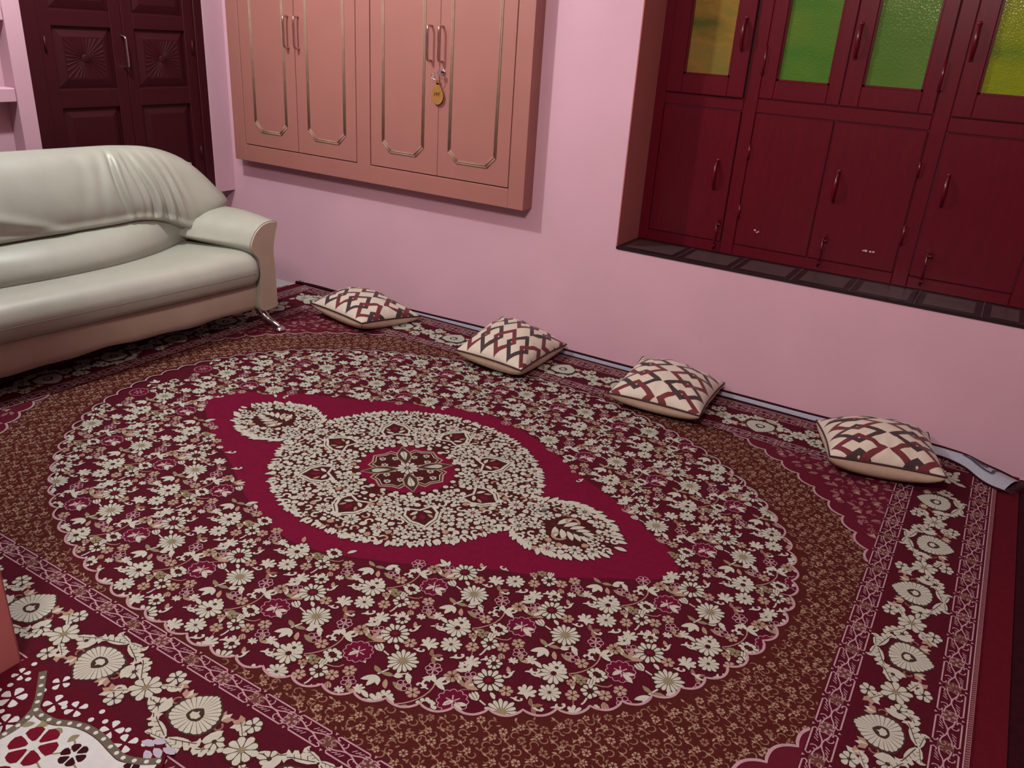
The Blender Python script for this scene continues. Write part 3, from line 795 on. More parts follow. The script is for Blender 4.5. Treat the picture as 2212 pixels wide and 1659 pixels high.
# ---- repeating floral field
ZF = Z1+.0006
zc = [0]
def cell(o, mirror):
    def P(u, v): return (o[0]+u*mirror, o[1]+v)
    A = lambda a: a if mirror > 0 else math.pi-a
    def ok(p, mg=0.0):
        if oval(*p) > 1.03: return False
        return not in_poly((p[0]*(1+mg), p[1]*(1+mg)), lz)
    def put(fn, u, v, *a, **k):
        p = P(u, v)
        if not ok(p, .025): return
        n0 = len(rug.v); fn(p, *a, **k); zc[0] += 1
        dz = (zc[0] % 12)*1.5e-5
        for i in range(n0, len(rug.v)):
            x, y, z = rug.v[i]; rug.v[i] = (x, y, z+dz)
    def stem(pts, wd, m):
        q = [P(*x) for x in bez(pts, 8)]
        if ok(q[0]) and ok(q[-1]) and ok(q[4]): ribbon(q, wd, ZF+.0001, m)
    stem([(.016, -.065), (.045, -.075), (.077, -.067)], .0045, IV)
    stem([(.173, .137), (.21, .15), (.23, .08), (.22, .06)], .0045, IV)
    stem([(.0, 0), (-.035, -.02), (-.068, -.029)], .004, TA)
    stem([(.118, .111), (.16, .15), (.25, .12), (.254, .16)], .003, TA)
    stem([(.077, -.067), (.07, -.10), (.054, -.135)], .005, IV)
    stem([(.264, .068), (.28, .03), (.286, .0)], .003, TA)
    stem([(-.034, -.104), (-.06, -.07), (-.02, -.05)], .003, DG)
    stem([(.216, .025), (.2, .06), (.189, .074)], .003, DG)
    stem([(.13, -.20), (.18, -.17), (.20, -.12), (.186, -.08)], .0035, TA)
    put(flower, 0, 0, .037, 13, ZF+.0004, IV, OU, DB, .42, .1, CR)
    put(flower, .077, -.067, .039, 15, ZF+.0004, IV, OU, OL, .30, .5)
    put(flower, .118, .111, .036, 12, ZF+.0004, IV, OU, DB, .22, .2)
    put(flower, .140, .050, .028, 11, ZF+.0004, IV, OU, OU, .16, .0)
    for (u, v) in ((.189, .074), (.052, -.005), (-.008, -.165), (.16, -.135), (.254, .118)):
        put(star5, u, v, .0175, ZF+.0004, TA, u*30)
    put(tulip, .010, -.068, A(2.6), .026, ZF+.0004)
    put(tulip, .262, .095, A(-.9), .020, ZF+.0004, TA)
    put(lotus, .093, .012, A(1.5), .033, ZF+.0004)
    put(pinkdaisy, -.034, -.104, .038, ZF+.0002)
    put(pinksmall, .013, -.193, .020, ZF+.0002); put(pinksmall, .128, -.129, .020, ZF+.0002); put(pinksmall, .245, -.015, .019, ZF+.0002); put(pinksmall, .155, -.045, .022, ZF+.0002, 6)
    for (u, v, r) in ((.219, .110, .023), (.205, .170, .021), (.213, -.150, .022), (-.02, .055, .020)):
        put(flower, u, v, r, 8, ZF+.0004, IV, OU, DB, .40, u*9)
    put(lotus, .264, .056, A(1.9), .024, ZF+.0004); put(hook, .232, .045, A(.2), .044, ZF+.0004, IV, mirror)
    put(lotus, .216, .022, A(1.3), .030, ZF+.0004); put(flower, .214, .004, .018, 7, ZF+.0005, IV, None, OU, .2)
    put(hook, .165, .008, A(.1), .042, ZF+.0004, IV, mirror); put(hook, .100, .080, A(.6), .036, ZF+.0004, IV, -mirror)
    put(hook, .070, -.018, A(-.4), .034, ZF+.0004, IV, mirror); put(hook, .036, .064, A(2.0), .040, ZF+.0004, IV, -mirror); put(hook, .185, -.105, A(2.4), .038, ZF+.0004, IV, mirror)
    for (u, v, a, l, m) in ((.054, -.14, -2.2, .036, IV), (.054, -.14, -1.5, .038, IV), (.054, -.14, -.8, .032, IV), (.06, -.128, 2.8, .030, OL), (.06, -.128, .3, .030, OL),
                            (.089, -.115, .9, .036, IV), (.10, -.135, -.3, .036, OL), (.112, -.10, -.6, .030, IV), (.15, -.085, .5, .032, IV), (.186, -.08, 2.4, .03, IV), (.186, -.08, 1.2, .032, IV), (.186, -.08, -.2, .030, IV),
                            (.251, -.051, .4, .034, TA), (.251, -.051, 1.6, .03, TA), (.251, -.051, 2.6, .026, OL), (-.03, -.05, 1.1, .03, IV), (-.05, -.05, 2.2, .028, IV), (.127, -.013, .8, .026, DG), (.127, -.013, 2.2, .026, DG), (.127, -.013, -.8, .026, DG),
                            (-.06, .0, 2.8, .034, IV), (-.06, .0, -2.6, .030, IV), (-.055, -.005, 2.0, .026, IV), (.173, .125, .7, .03, OL), (.160, .127, -.2, .026, IV), (.16, .13, .6, .024, OL), (.165, .112, -.9, .026, IV), (.03, .10, .5, .03, TA), (.03, .10, 1.9, .028, OL), (.055, .12, -.3, .03, IV), (.24, .19, 1.1, .03, IV), (.10, .155, 2.2, .03, TA), (.26, -.11, -.4, .034, IV), (.26, -.11, .5, .03, IV)):
        put(leaf, u, v, A(a), l*1.08, ZF+.0003, m, 1.25)
    put(flower, .185, .128, .014, 6, ZF+.0005, OL, OU, OU, .2); put(flower, .168, .108, .012, 6, ZF+.0005, TA, OU, OU, .2)
    put(flower, .115, -.185, .024, 9, ZF+.0004, IV, OU, OU, .22, .3); put(lotus, .045, .115, A(.9), .022, ZF+.0004); put(tulip, .21, -.19, A(1.8), .022, ZF+.0004)
    for (fn, u, v, args) in fillers: 
        if fn is leaf: put(leaf, u, v, A(args[0]), args[1], ZF+.0002, args[2], 1.35)
        elif fn is hook: put(hook, u, v, A(args[0]), args[1], ZF+.0002, args[2], mirror)
        elif fn is lotus: put(lotus, u, v, A(args[0]), args[1], ZF+.0002, args[2])
        else: put(flower, u, v, args[1], 7, ZF+.0002, args[2], OU, OU, .25, args[0])
fillers = []
occ = [(0, 0, .037), (.077, -.067, .040), (.118, .111, .037), (.140, .050, .028), (.010, -.068, .022), (.093, .02, .028), (-.034, -.104, .036), (.219, .110, .022), (.205, .170, .02), (.213, -.150, .021), (-.02, .055, .019),
       (.264, .065, .025), (.240, .06, .022), (.216, .022, .026), (.115, -.185, .023), (.05, -.15, .03), (.045, .115, .02), (.21, -.19, .02)]+[(u, v, .017) for u, v in ((.189, .074), (.052, -.005), (-.008, -.165), (.16, -.135), (.254, .118), (.013, -.193), (.128, -.129), (.245, -.015), (.155, -.045), (.18, .12), (.18, .015), (.115, .085))]
r2 = random.Random(3)
for (r, n) in ((.020, 60), (.015, 60), (.011, 90)):
    for _ in range(n):
        u, v = r2.uniform(0, .2865), r2.uniform(0, .3178); good = True
        for (a, b_, c) in occ:
            du = (u-a+.1433) % .2865-.1433; dv = (v-b_+.1589) % .3178-.1589
            if du*du+dv*dv < (c*.93+r)**2: good = False; break
        if not good: continue
        occ.append((u, v, r)); a = r2.uniform(0, 6.28); q = r2.random()
        if r > .018: fillers.append((hook, u-r*math.cos(a)*.9, v-r*math.sin(a)*.9, (a, r*2.2, IV)) if q < .75 else (flower, u, v, (a, r, TA)))
        elif r > .013: fillers.append((hook, u-r*math.cos(a)*.8, v-r*math.sin(a)*.8, (a, r*2.2, IV)) if q < .4 else ((lotus, u, v, (a, r*1.2, IV)) if q < .75 else (leaf, u-r*math.cos(a), v-r*math.sin(a), (a, r*2.2, TA))))
        else: fillers.append((leaf, u-r*math.cos(a), v-r*math.sin(a), (a, r*2.3, IV if q < .6 else (TA if q < .8 else OL))))
for i in range(-6, 6):
    for j in range(-5, 5):
        u0 = .7885-.2865+i*.2865; v0 = -.376+.3178+j*.3178
        cell((u0, v0), 1)
# ---- medallion: inner disc, ring and pendants
ZM = Z1+.0008
RA, RB = .487, .452
def ring_in(u, v): return math.hypot(u/RA, v/RB)
def pend_half(x):   # half height of the pendant at distance x along u
    return lerp_tab([(.40, .09), (.47, .085), (.52, .125), (.58, .158), (.64, .165), (.70, .140), (.75, .105), (.79, .055), (.81, .0)], x)
dk = []
for k in range(120):
    t = 2*math.pi*k/120
    j = 1+.02*math.sin(t*40)
    dk.append((RA*.965*j*math.cos(t), RB*.965*j*math.sin(t)))
poly(dk, ZM, DB)
for sg in (1, -1):
    xs = [.40+.41*k/30 for k in range(31)]
    up = [(sg*x, pend_half(x)*.95) for x in xs]; lo = [(sg*x, -pend_half(x)*.95) for x in xs[::-1][1:]]
    q = up+lo
    poly(q if sg < 0 else q[::-1], ZM+.0001, DB)
# dense ivory filling by dart throwing in one quadrant, mirrored four ways
placed = []
def fits(u, v, r, gap=.0):
    for (a, b_, c) in placed:
        if (a-u)**2+(b_-v)**2 < ((c+r)*(1-gap))**2: return False
    if u < r*.8 or v < r*.8: return (abs(u) < 1e-6 or abs(v) < 1e-6) or (u > r*.8 and v > r*.8)
    return True
def region(u, v, r):
    e = ring_in(u, v)
    if math.hypot(u, v*1.12) < .190+r*.8: return False
    if e < 1.0-r*.6: return True
    return .44 < u < .80 and v < pend_half(u)-r*.45
mot = []
def addm(kind, u, v, r, a=0):
    placed.append((u, v, r)); mot.append((kind, u, v, r, a))
for k in range(8):                      # cartouches round the ring
    a = math.pi*k/4
    if -1e-6 <= a <= math.pi/2+1e-6: addm('cart', .315*math.cos(a)*1.0, .315*math.sin(a)*.95, .056, a)
addm('palm', .650, 0.0, .085, 0); 
for (kind, r, tries) in (('f10', .029, 40), ('f8', .022, 300), ('scroll', .018, 1500), ('f6', .0145, 900), ('leaf', .0115, 7000), ('dot', .0075, 7000)):
    for _ in range(tries):
        u = rnd.uniform(0, .82); v = rnd.uniform(0, .47)
        if region(u, v, r) and fits(u, v, r, .10 if kind in ('leaf', 'dot') else .02): addm(kind, u, v, r, rnd.uniform(0, 6.28))
def cart(c, r, a, z):
    pts = xf([(-.9, -.75), (-.2, -.95), (.45, -.70), (.75, -.35), (1.1, 0), (.75, .35), (.45, .70), (-.2, .95), (-.9, .75), (-.6, 0)], c, a, r)
    poly(pts, z, DB); ribbon(pts, r*.17, z+.0004, IV, closed=True); ribbon([(c[0]+(x-c[0])*1.25, c[1]+(y-c[1])*1.25) for x, y in pts[1:8]], r*.11, z+.0005, IV)
    poly(xf([(-.2, 0), (.15, -.22), (.5, 0), (.15, .22)], c, a, r), z+.0004, CR)
    for s_ in (-1, 1):
        leaf(xf([(-.5, s_*.15)], c, a, r)[0], a+s_*1.0, r*.6, z+.0004, IV, 1.3); leaf(xf([(-.1, s_*.35)], c, a, r)[0], a+s_*.5, r*.5, z+.0004, TA, 1.2)
for (kind, u, v, r, a) in mot:
    for su, sv in ((1, 1), (-1, 1), (1, -1), (-1, -1)):
        if (abs(u) < 1e-6 and su < 0) or (abs(v) < 1e-6 and sv < 0): continue
        c = (u*su, v*sv); ang = math.atan2(math.sin(a)*sv, math.cos(a)*su); z = ZM+.0004
        rad = math.atan2(c[1], c[0])
        if kind == 'f10': flower(c, r, 10, z, IV, OU, CR if rnd.random() < .4 else OU, .26, ang, TA)
        elif kind == 'f8': flower(c, r*1.05, 8, z, IV, OU, OU, .24, ang)
        elif kind == 'f6': flower(c, r*1.08, 6, z, IV, DB, OU, .26, ang, squash=.95)
        elif kind == 'scroll':
            ribbon(arc(c, r*.92, ang, ang+su*sv*4.6, 12, r*.30), r*.42, z+.0003, IV if rnd.random() < .85 else TA)
            leaf((c[0]+r*.9*math.cos(ang), c[1]+r*.9*math.sin(ang)), ang+su*sv*2.2, r*1.1, z+.0003, IV, 1.2)
        elif kind == 'leaf':
            leaf((c[0]-r*1.05*math.cos(ang), c[1]-r*1.05*math.sin(ang)), ang, r*2.3, z+.0003, IV if rnd.random() < .9 else TA, 2.6)
        elif kind == 'dot': poly(circ(c, r*.95, 7, r*.75), z+.0003, IV if rnd.random() < .8 else DG)
        elif kind == 'cart': cart(c, r, rad, z)
        elif kind == 'palm':
            for s_ in (-1, 1):
                for q in range(5):
                    b0 = (c[0]+su*(-.05+q*.022), c[1]+s_*.008)
                    leaf(b0, (0 if su > 0 else math.pi)+s_*su*(1.15-q*.18), .066-.006*q, z+.0003, IV, 1.1)
            ribbon([(c[0]-su*.07, c[1]), (c[0]+su*.07, c[1])], .006, z+.0006, OU)
            tulip((c[0]+su*.05, c[1]), 0 if su > 0 else math.pi, .034, z+.0005)
            for s_ in (-1, 1): ribbon(arc((c[0]-su*.02, c[1]+s_*.045), .028, 0, 4.5*s_*su, 10, .01), .009, z+.0006, TA)
# jagged ivory fringe of the ring and pendants
for k in range(150):
    t = 2*math.pi*(k+.5)/150; e = (RA*.955*math.cos(t), RB*.955*math.sin(t))
    if abs(e[1]) < .085 and abs(e[0]) > .4: continue
    leaf(e, t+rnd.uniform(-.45, .45), rnd.uniform(.024, .040), ZM+.0008, IV, 1.25)
for sg in (1, -1):
    for k in range(26):
        x = .49+.32*k/25
        for s_ in (-1, 1):
            leaf((sg*(x-.008), s_*pend_half(x)*.88), (0 if sg > 0 else math.pi)+sg*s_*(1.35-1.3*k/25)+rnd.uniform(-.3, .3), rnd.uniform(.030, .046), ZM+.0008, IV, 1.3)
# inner crimson disc with the eight pointed star flower
ZS = ZM+.0018
disc = []
for k in range(96):
    t = 2*math.pi*k/96; r = .176*(1+.028*math.cos(t*24)); disc.append((r*math.cos(t), r*.90*math.sin(t)))
poly(disc, ZS, CR)
for k in range(24):
    t = 2*math.pi*(k+.5)/24; poly(circ((.183*math.cos(t), .165*math.sin(t)), .010, 8), ZS+.0003, IV)
for k in range(4):                      # broad lobes
    a = k*math.pi/2
    L = [(0, 0), (.040, -.024), (.085, -.066), (.125, -.062), (.128, -.036), (.152, 0), (.128, .036), (.125, .062), (.085, .066), (.040, .024)]
    q = xf(L, (0, 0), a); poly(q, ZS+.0003, DB); ribbon(q, .007, ZS+.0006, TA, closed=True); ribbon(xf([(x*.9+.004, y*.82) for x, y in L], (0, 0), a), .0035, ZS+.0007, IV, closed=True)
    for (x, y) in ((.078, -.030), (.078, .030), (.112, 0)): flower(xf([(x, y)], (0, 0), a)[0], .0125, 6, ZS+.0006, IV, DB, DB, .3)
for k in range(4):                      # pointed petals
    a = math.pi/4+k*math.pi/2; L = [(.03, 0), (.075, -.025), (.112, -.024), (.162, 0), (.112, .024), (.075, .025)]
    q = xf(L, (0, 0), a); poly(q, ZS+.0008, OU); ribbon(q, .005, ZS+.0011, TA, closed=True)
    petal((0, 0), a, .06, .125, .013, ZS+.0011, IV); ribbon(xf([(.06, 0), (.125, 0)], (0, 0), a), .003, ZS+.0014, OL)
flower((0, 0), .040, 12, ZS+.0012, IV, DB, OU, .28, .1, TA)

# ---- brown ground outside the scalloped oval
ZG = Z1+.0032
NSC = 92
def scal(ea, eb, n, amp, inward, t):
    ph = (t*n/(2*math.pi)) % 1.0
    bump = math.sin(math.pi*ph)
    return 1.0+amp*(bump-0.5)*(1 if inward else -1)
def arc_param(ea, eb, N):              # equal-length parametrisation of an ellipse
    T = [2*math.pi*k/4000 for k in range(4001)]; S = [0]
    for k in range(4000):
        S.append(S[-1]+math.hypot(ea*(math.cos(T[k+1])-math.cos(T[k])), eb*(math.sin(T[k+1])-math.sin(T[k]))))
    out = []; j = 0
    for i in range(N):
        x = S[-1]*i/N
        while S[j+1] < x: j += 1
        out.append(T[j]+(T[j+1]-T[j])*(x-S[j])/(S[j+1]-S[j]))
    return out
def scallop_line(ea, eb, n, sub, depth, sign):
    T = arc_param(ea, eb, n*sub); P = []
    for i, t in enumerate(T):
        ph = (i % sub)/sub
        h = depth*(math.sin(math.pi*ph)**.8-.55)*sign
        nx, ny = math.cos(t)/ea, math.sin(t)/eb; l = math.hypot(nx, ny)
        P.append((ea*math.cos(t)+nx/l*h, eb*math.sin(t)+ny/l*h))
    return P
IU, IVV = 1.484, 1.022
sl = scallop_line(EA, EB, NSC, 10, .019, 1)
def to_rect(p, hu, hv):
    k = min(hu/max(1e-9, abs(p[0])), hv/max(1e-9, abs(p[1]))); return (p[0]*k, p[1]*k)
sl = [(max(-IU, min(IU, x)), max(-IVV+.003, min(IVV-.003, y))) for x, y in sl]
# add exact rectangle corners by snapping the nearest rays
ro = [to_rect(p, IU, IVV) for p in sl]
for sx in (1, -1):
    for sy in (1, -1):
        j = min(range(len(ro)), key=lambda i: (ro[i][0]-sx*IU)**2+(ro[i][1]-sy*IVV)**2); ro[j] = (sx*IU, sy*IVV)
for i in range(len(sl)):
    j = (i+1) % len(sl); poly([sl[i], ro[i], ro[j], sl[j]], ZG, BR)
ribbon(sl, .0068, ZG+.0008, PK, closed=True)
EA2, EB2 = 1.575, 1.235
def in_outer(u, v): return math.hypot(u/EA2, v/EB2)
def ground_cell(u, v):
    def ok(p): return oval(*p) > 1.018 and abs(p[0]) < IU-.004 and abs(p[1]) < IVV-.004 and in_outer(*p) < 1.0
    z = ZG+.0003
    p = (u, v)
    if ok(p):
        for k in range(6): petal(p, k*math.pi/3+.2, .003, .0105, .0036, z, DG if (int(u*100) % 3) else TA)
    for (du, dv, a, fl) in ((.028, .004, .5, 1), (.012, .028, 2.3, -1), (.042, .030, 4.2, 1), (.0, .052, 3.4, 1)):
        q = (u+du, v+dv)
        if ok(q):
            a += rnd.uniform(-.7, .7); ribbon(arc(q, .0118, a, a+fl*4.2, 9, .006), .0036, z, DG, True)
    for (du, dv, a) in ((.015, .012, .8), (.03, .018, 2.2), (.047, .012, 4.0), (.05, .046, 1.1), (.024, .044, 5.2), (.036, .05, .2), (.008, .040, 2.6)):
        q = (u+du, v+dv)
        if ok(q): leaf(q, a+rnd.uniform(-.8, .8), .0125, z, DG if du > .02 else TA, 1.3)
    q = (u+.028, v+.032)
    if ok(q): 
        for k in range(5): petal(q, k*2*math.pi/5, .002, .0085, .0032, z, TA)
for i in range(-30, 30):
    for j in range(-20, 20):
        u, v = i*.056+(j % 2)*.02, j*.058
        if oval(abs(u)+.06, abs(v)+.06) > 1.0: ground_cell(u+rnd.uniform(-.007, .007), v+rnd.uniform(-.007, .007))
# ---- corner spandrels
ZP = ZG+.0010
sl2 = scallop_line(EA2, EB2, 92, 10, .022, -1)
for sx in (1, -1):
    for sy in (1, -1):
        q = [(x, y) for x, y in sl2 if x*sx > .2 and y*sy > .2 and abs(x) < IU and abs(y) < IVV]
        q.sort(key=lambda p: math.atan2(abs(p[1]), abs(p[0])))
        a0 = (sx*IU, q[0][1]); a1 = (q[-1][0], sy*IVV)
        full = [a0]+q+[a1]
        for A, Bq in zip(full, full[1:]):
            T = [A, to_rect(A, IU, IVV), to_rect(Bq, IU, IVV), Bq]
            if abs(abs(T[1][0])-IU) < 1e-6 and abs(abs(T[2][1])-IVV) < 1e-6: T = [A, T[1], (sx*IU, sy*IVV), T[2], Bq]
            poly(T if sx*sy > 0 else T[::-1], ZP, WI)
        ribbon(full, .008, ZP+.0009, PK)
        for i in range(40):
            for j in range(40):
                u = sx*(IU-.012-i*.047-(j % 2)*.02); v = sy*(IVV-.014-j*.044)
                if u*sx < .3 or v*sy < .15: continue
                if in_outer(abs(u), abs(v)) < 1.035: continue
                a = (i*2.4+j*1.3) % 6.28
                leaf((u-.02*sx, v), a*.3+(.4 if (i+j) % 2 else -.5), .038, ZP+.0004, DR, 1.3)
                ribbon(arc((u, v+.012*sy), .011, a, a+4.2, 8, .005), .0042, ZP+.0004, DR, True)
                if (i+2*j) % 5 == 0: poly([(u-.013, v-.01), (u+.013, v-.01), (u+.002, v+.014)], ZP+.0006, TA)
                if (i+j) % 4 == 1: flower((u+.01, v-.012), .012, 5, ZP+.0004, DR, None, WI, .3)
# ---- borders: inner guard, main border, outer guard
ZB = ZG+.0022
G1 = (IU, IVV); G1o = (IU+.064, IVV+.056); G2 = (1.726, 1.262); G2o = (1.791, 1.328)
def frame_strip(a, o, z, m):
    (au, av), (ou, ov) = a, o
    poly([(-ou, -ov), (ou, -ov), (au, -av), (-au, -av)], z, m); poly([(au, -av), (ou, -ov), (ou, ov), (au, av)], z, m)
    poly([(-au, av), (au, av), (ou, ov), (-ou, ov)], z, m); poly([(-ou, -ov), (-au, -av), (-au, av), (-ou, ov)], z, m)
frame_strip(G1, (HU, HV), ZB, MA)
def side_map(side, base, s, t):      # s along the side, t outwards from the base line
    bu, bv = base
    if side == 0: return (s, -bv-t)
    if side == 1: return (bu+t, s)
    if side == 2: return (-s, bv+t)
    return (-bu-t, -s)
def guard(side, base, Wd, half, P=.1095):
    M = lambda pts: [side_map(side, base, s, t) for s, t in pts]
    n = int(round(2*half/P)); P = 2*half/n
    z = ZB+.0003; z2 = ZB+.0006; lw = .0037
    for k in range(n):
        s0 = -half+k*P; c = s0+P/2
        # dusky hourglass ground between the brackets
        poly(M([(s0-.020, Wd*.5), (s0-.010, Wd*.22), (s0+.010, Wd*.22), (s0+.024, Wd*.5), (s0+.010, Wd*.78), (s0-.010, Wd*.78)]), z, TP)
        for tt, d in ((.06, 1), (.94, -1)):
            t0 = Wd*tt
            br_ = [(s0+.020, t0+d*Wd*.17), (s0+.014, t0+d*Wd*.16), (s0+.010, t0+d*Wd*.08), (s0+.014, t0), (s0+P-.014, t0), (s0+P-.010, t0+d*Wd*.08), (s0+P-.014, t0+d*Wd*.16), (s0+P-.020, t0+d*Wd*.17)]
            ribbon(M(br_), lw, z2, PK)
            for e in (-1, 1):
                ribbon(M(bez([(c, Wd*.5), (c+e*.022, Wd*(.5-d*.02)), (c+e*.020, Wd*(.5-d*.20)), (c+e*.046, Wd*(.5-d*.20))], 8)), lw*.9, z2, PK)
            sp = arc((c-.020*d, t0+d*Wd*.24), .0100, -1.2*d, -1.2*d+5.0, 10, .003)
            ribbon(M(sp), lw*.75, z2, PK)
            for q in range(3):
                ribbon(M([(c+.004*d+q*.0085*d, t0+d*Wd*(.30-.03*q)), (c+.012*d+q*.010*d, t0+d*Wd*.13)]), lw*.62, z2, PK)
        if k % 2 == 0:
            for e in range(4):
                a = math.pi/4+e*math.pi/2
                ribbon(M(arc((s0+.0095*math.cos(a), Wd*.5+.0095*math.sin(a)), .0105, a-2.0, a+2.0, 8)), lw*.55, z2, PK)
            for e in range(4): poly(M(circ((s0+.008*math.cos(e*math.pi/2), Wd*.5+.008*math.sin(e*math.pi/2)), .0032, 6)), z2, TA)
        else:
            for e in (-1, 1):
                ribbon(M(arc((s0+e*.0105, Wd*.38), .0085, .5, .5+e*4.8, 9, .003)), lw*.6, z2, TA)
                ribbon(M(arc((s0+e*.0105, Wd*.64), .0085, 2.5, 2.5-e*4.8, 9, .003)), lw*.6, z2, TA)
        for t in (.04, .96): poly(M([(s0-.004, Wd*t-.003), (s0+.004, Wd*t-.003), (s0, Wd*t+.004)]), z2, PK)
def corner_square(cu, cv, r):
    for sx in (1, -1):
        for sy in (1, -1):
            c = (sx*cu, sy*cv); q = [(c[0]+a*r, c[1]+b_*r) for a, b_ in ((-1, -1), (1, -1), (1, 1), (-1, 1))]
            poly(q, ZB+.0007, TP); ribbon(q, .0045, ZB+.0010, PK, closed=True); flower(c, r*.75, 8, ZB+.0009, PK, None, TP, .35)
PET2 = [(0, -.14), (.12, -.42), (.30, -.50), (.55, -.48), (.75, -.36), (.9, -.17), (1.0, 0), (.9, .17), (.75, .36), (.55, .48), (.30, .50), (.12, .42), (0, .14)]
def main_border(side, half, n0, n1):
    base = G1o; Wd = (G2[0]-G1o[0]) if side % 2 else (G2[1]-G1o[1])
    M = lambda pts: [side_map(side, base, s, t) for s, t in pts]
    z = ZB+.0003
    P = .3127
    ACA = [(0, -.04), (.10, -.17), (.24, -.20), (.30, -.12), (.40, -.27), (.52, -.28), (.56, -.18), (.66, -.33), (.78, -.32), (.80, -.20), (.93, -.27), (1.04, -.12), (1.02, .06), (.94, .14), (.90, .02), (.76, -.04), (.62, .04), (.45, .08), (.25, .10), (0, .05)]
    def acanthus(s, t, a, L, m=IV, fl=1):
        q = [(x, y*1.05*fl) for x, y in ACA]
        poly(M(xf([((x-.5)*1.12+.5, (y+.08*fl)*1.28-.08*fl) for x, y in q], (s, t), a, L)), z, DB)
        poly(M(xf(q, (s, t), a, L)), z+.0003, m)
        ribbon(M(xf(bez([(.06, -.0*fl), (.45, -.02*fl), (.8, -.10*fl), (.93, -.06*fl)], 6), (s, t), a, L)), L*.03, z+.0006, OU)
        for x in (.28, .48, .68): ribbon(M(xf([(x, -.02*fl), (x+.06, -.17*fl)], (s, t), a, L)), L*.022, z+.0006, OU)
    for k in range(n0, n1+1):
        s = k*P
        if abs(s) > half+.02: continue
        d = 1 if k % 2 == 0 else -1           # alternate pointing outwards / inwards
        tb = Wd*(.30 if d > 0 else .70); a = math.pi/2*d; L = Wd*.60
        poly(M(xf([(x*1.08-.04, y*1.12*1.05) for x, y in PET2], (s, tb), a, L)), z+.0003, OU)
        nn = len(PET2)
        for i in range(nn):                 # rayed petals round a dark heart
            A, Bq = PET2[i], PET2[(i+1) % nn]
            sh = lambda p, f: (.42+(p[0]-.42)*f, p[1]*f)
            for h in range(2):
                A2 = (A[0]+(Bq[0]-A[0])*(h/2+.03), A[1]+(Bq[1]-A[1])*(h/2+.03)); B2 = (A[0]+(Bq[0]-A[0])*(h/2+.47), A[1]+(Bq[1]-A[1])*(h/2+.47))
                poly(M(xf([sh(A2, .36), sh(A2, 1.0), sh(((A2[0]+B2[0])/2, (A2[1]+B2[1])/2), 1.05), sh(B2, 1.0), sh(B2, .36)], (s, tb), a, L)), z+.0006, IV)
        poly(M(xf([(.26, 0), (.34, -.15), (.46, -.17), (.52, -.06), (.60, 0), (.52, .06), (.46, .17), (.34, .15)], (s, tb), a, L)), z+.0006, OU)
        poly(M(xf([(.31, 0), (.36, -.10), (.45, -.12), (.48, -.03), (.54, 0), (.48, .03), (.45, .12), (.36, .10)], (s, tb), a, L)), z+.0009, IV)
        for e in (-1, 1):                     # acanthus cup at the base
            w_ = e*d
            acanthus(s+e*.004, tb-d*.030, a-w_*1.10, .072, IV, w_); acanthus(s, tb-d*.034, a-w_*1.85, .050, IV, -w_)
            ribbon(M(arc((s+e*.030, tb-d*.034), .016, a, a+w_*4.4, 9, .005)), .0065, z+.0004, IV)
            flower(side_map(side, base, s+e*.092, tb+d*.020), .023, 7, z+.0003, IV, OU, OU, .25, e)
            leafp = (s+e*.070, tb+d*.004)
            poly(M(xf([(x, y*1.6) for x, y in LEAF], leafp, a-w_*.3, .050)), z+.0005, IV)
            for q in range(3): poly(M(xf([(0, 0), (.5, -.28), (1, 0), (.5, .28)], (s+e*.058, tb+d*.066), a-w_*(-.4+q*.6), .030)), z+.0003, TA if q != 1 else IV)
            ribbon(M(arc((s+e*.066, tb+d*.050), .013, a, a-w_*4.0, 8, .005)), .0045, z+.0003, DG)
    for k in range(n0, n1):
        s = (k+.5)*P
        if abs(s) > half: continue
        d = 1 if k % 2 == 0 else -1
        c = side_map(side, base, s, Wd*.50)
        flower(c, .037, 9, z+.0004, IV, OU, OL, .24, .3, squash=1.05)
        for e in (-1, 1):
            b0 = 0 if e > 0 else math.pi
            acanthus(s+e*.030, Wd*.5+e*d*.010, b0+d*.62, .072, IV, e*d); acanthus(s+e*.022, Wd*.5-e*d*.024, b0-d*.55, .050, IV, -e*d)
            ribbon(M(arc((s+e*.046, Wd*.5-e*d*.040), .018, 0, 4.8*e, 10, .005)), .0085, z+.0003, IV)
            tq = Wd*.5+e*d*.060
            flower(side_map(side, base, s-e*.030, tq), .022, 6, z+.0003, IV, OU, OU, .22, e)
            for q in range(3): poly(M(xf([(0, 0), (.5, -.30), (1, 0), (.5, .30)], (s-e*.052, Wd*.5+e*d*.050), b0+math.pi-1.0+q*.8, .028)), z+.0003, TA if q else IV)
for side, hI, hM, hO in ((0, IU, 1.60, G2[0]), (1, IVV, 1.14, G2[1]), (2, IU, 1.60, G2[0]), (3, IVV, 1.14, G2[1])):
    wi = (G1o[0]-G1[0]) if side % 2 else (G1o[1]-G1[1]); wo = (G2o[0]-G2[0]) if side % 2 else (G2o[1]-G2[1])
    guard(side, G1, wi, hI); guard(side, G2, wo, hO)
    main_border(side, hM, *((-5, 5) if side % 2 == 0 else (-3, 3)))
corner_square(IU+.032, IVV+.028, .026); corner_square((G2[0]+G2o[0])/2, (G2[1]+G2o[1])/2, .028)
for sx in (1, -1):
    for sy in (1, -1):
        c = (sx*(G1o[0]+G2[0])/2, sy*(G1o[1]+G2[1])/2)
        flower(c, .052, 10, ZB+.0005, IV, OU, OL, .28)
        for q in range(4):
            a = q*math.pi/2+math.pi/4; leaf((c[0]+.045*math.cos(a), c[1]+.045*math.sin(a)), a+.5, .045, ZB+.0005, IV, 1.5)
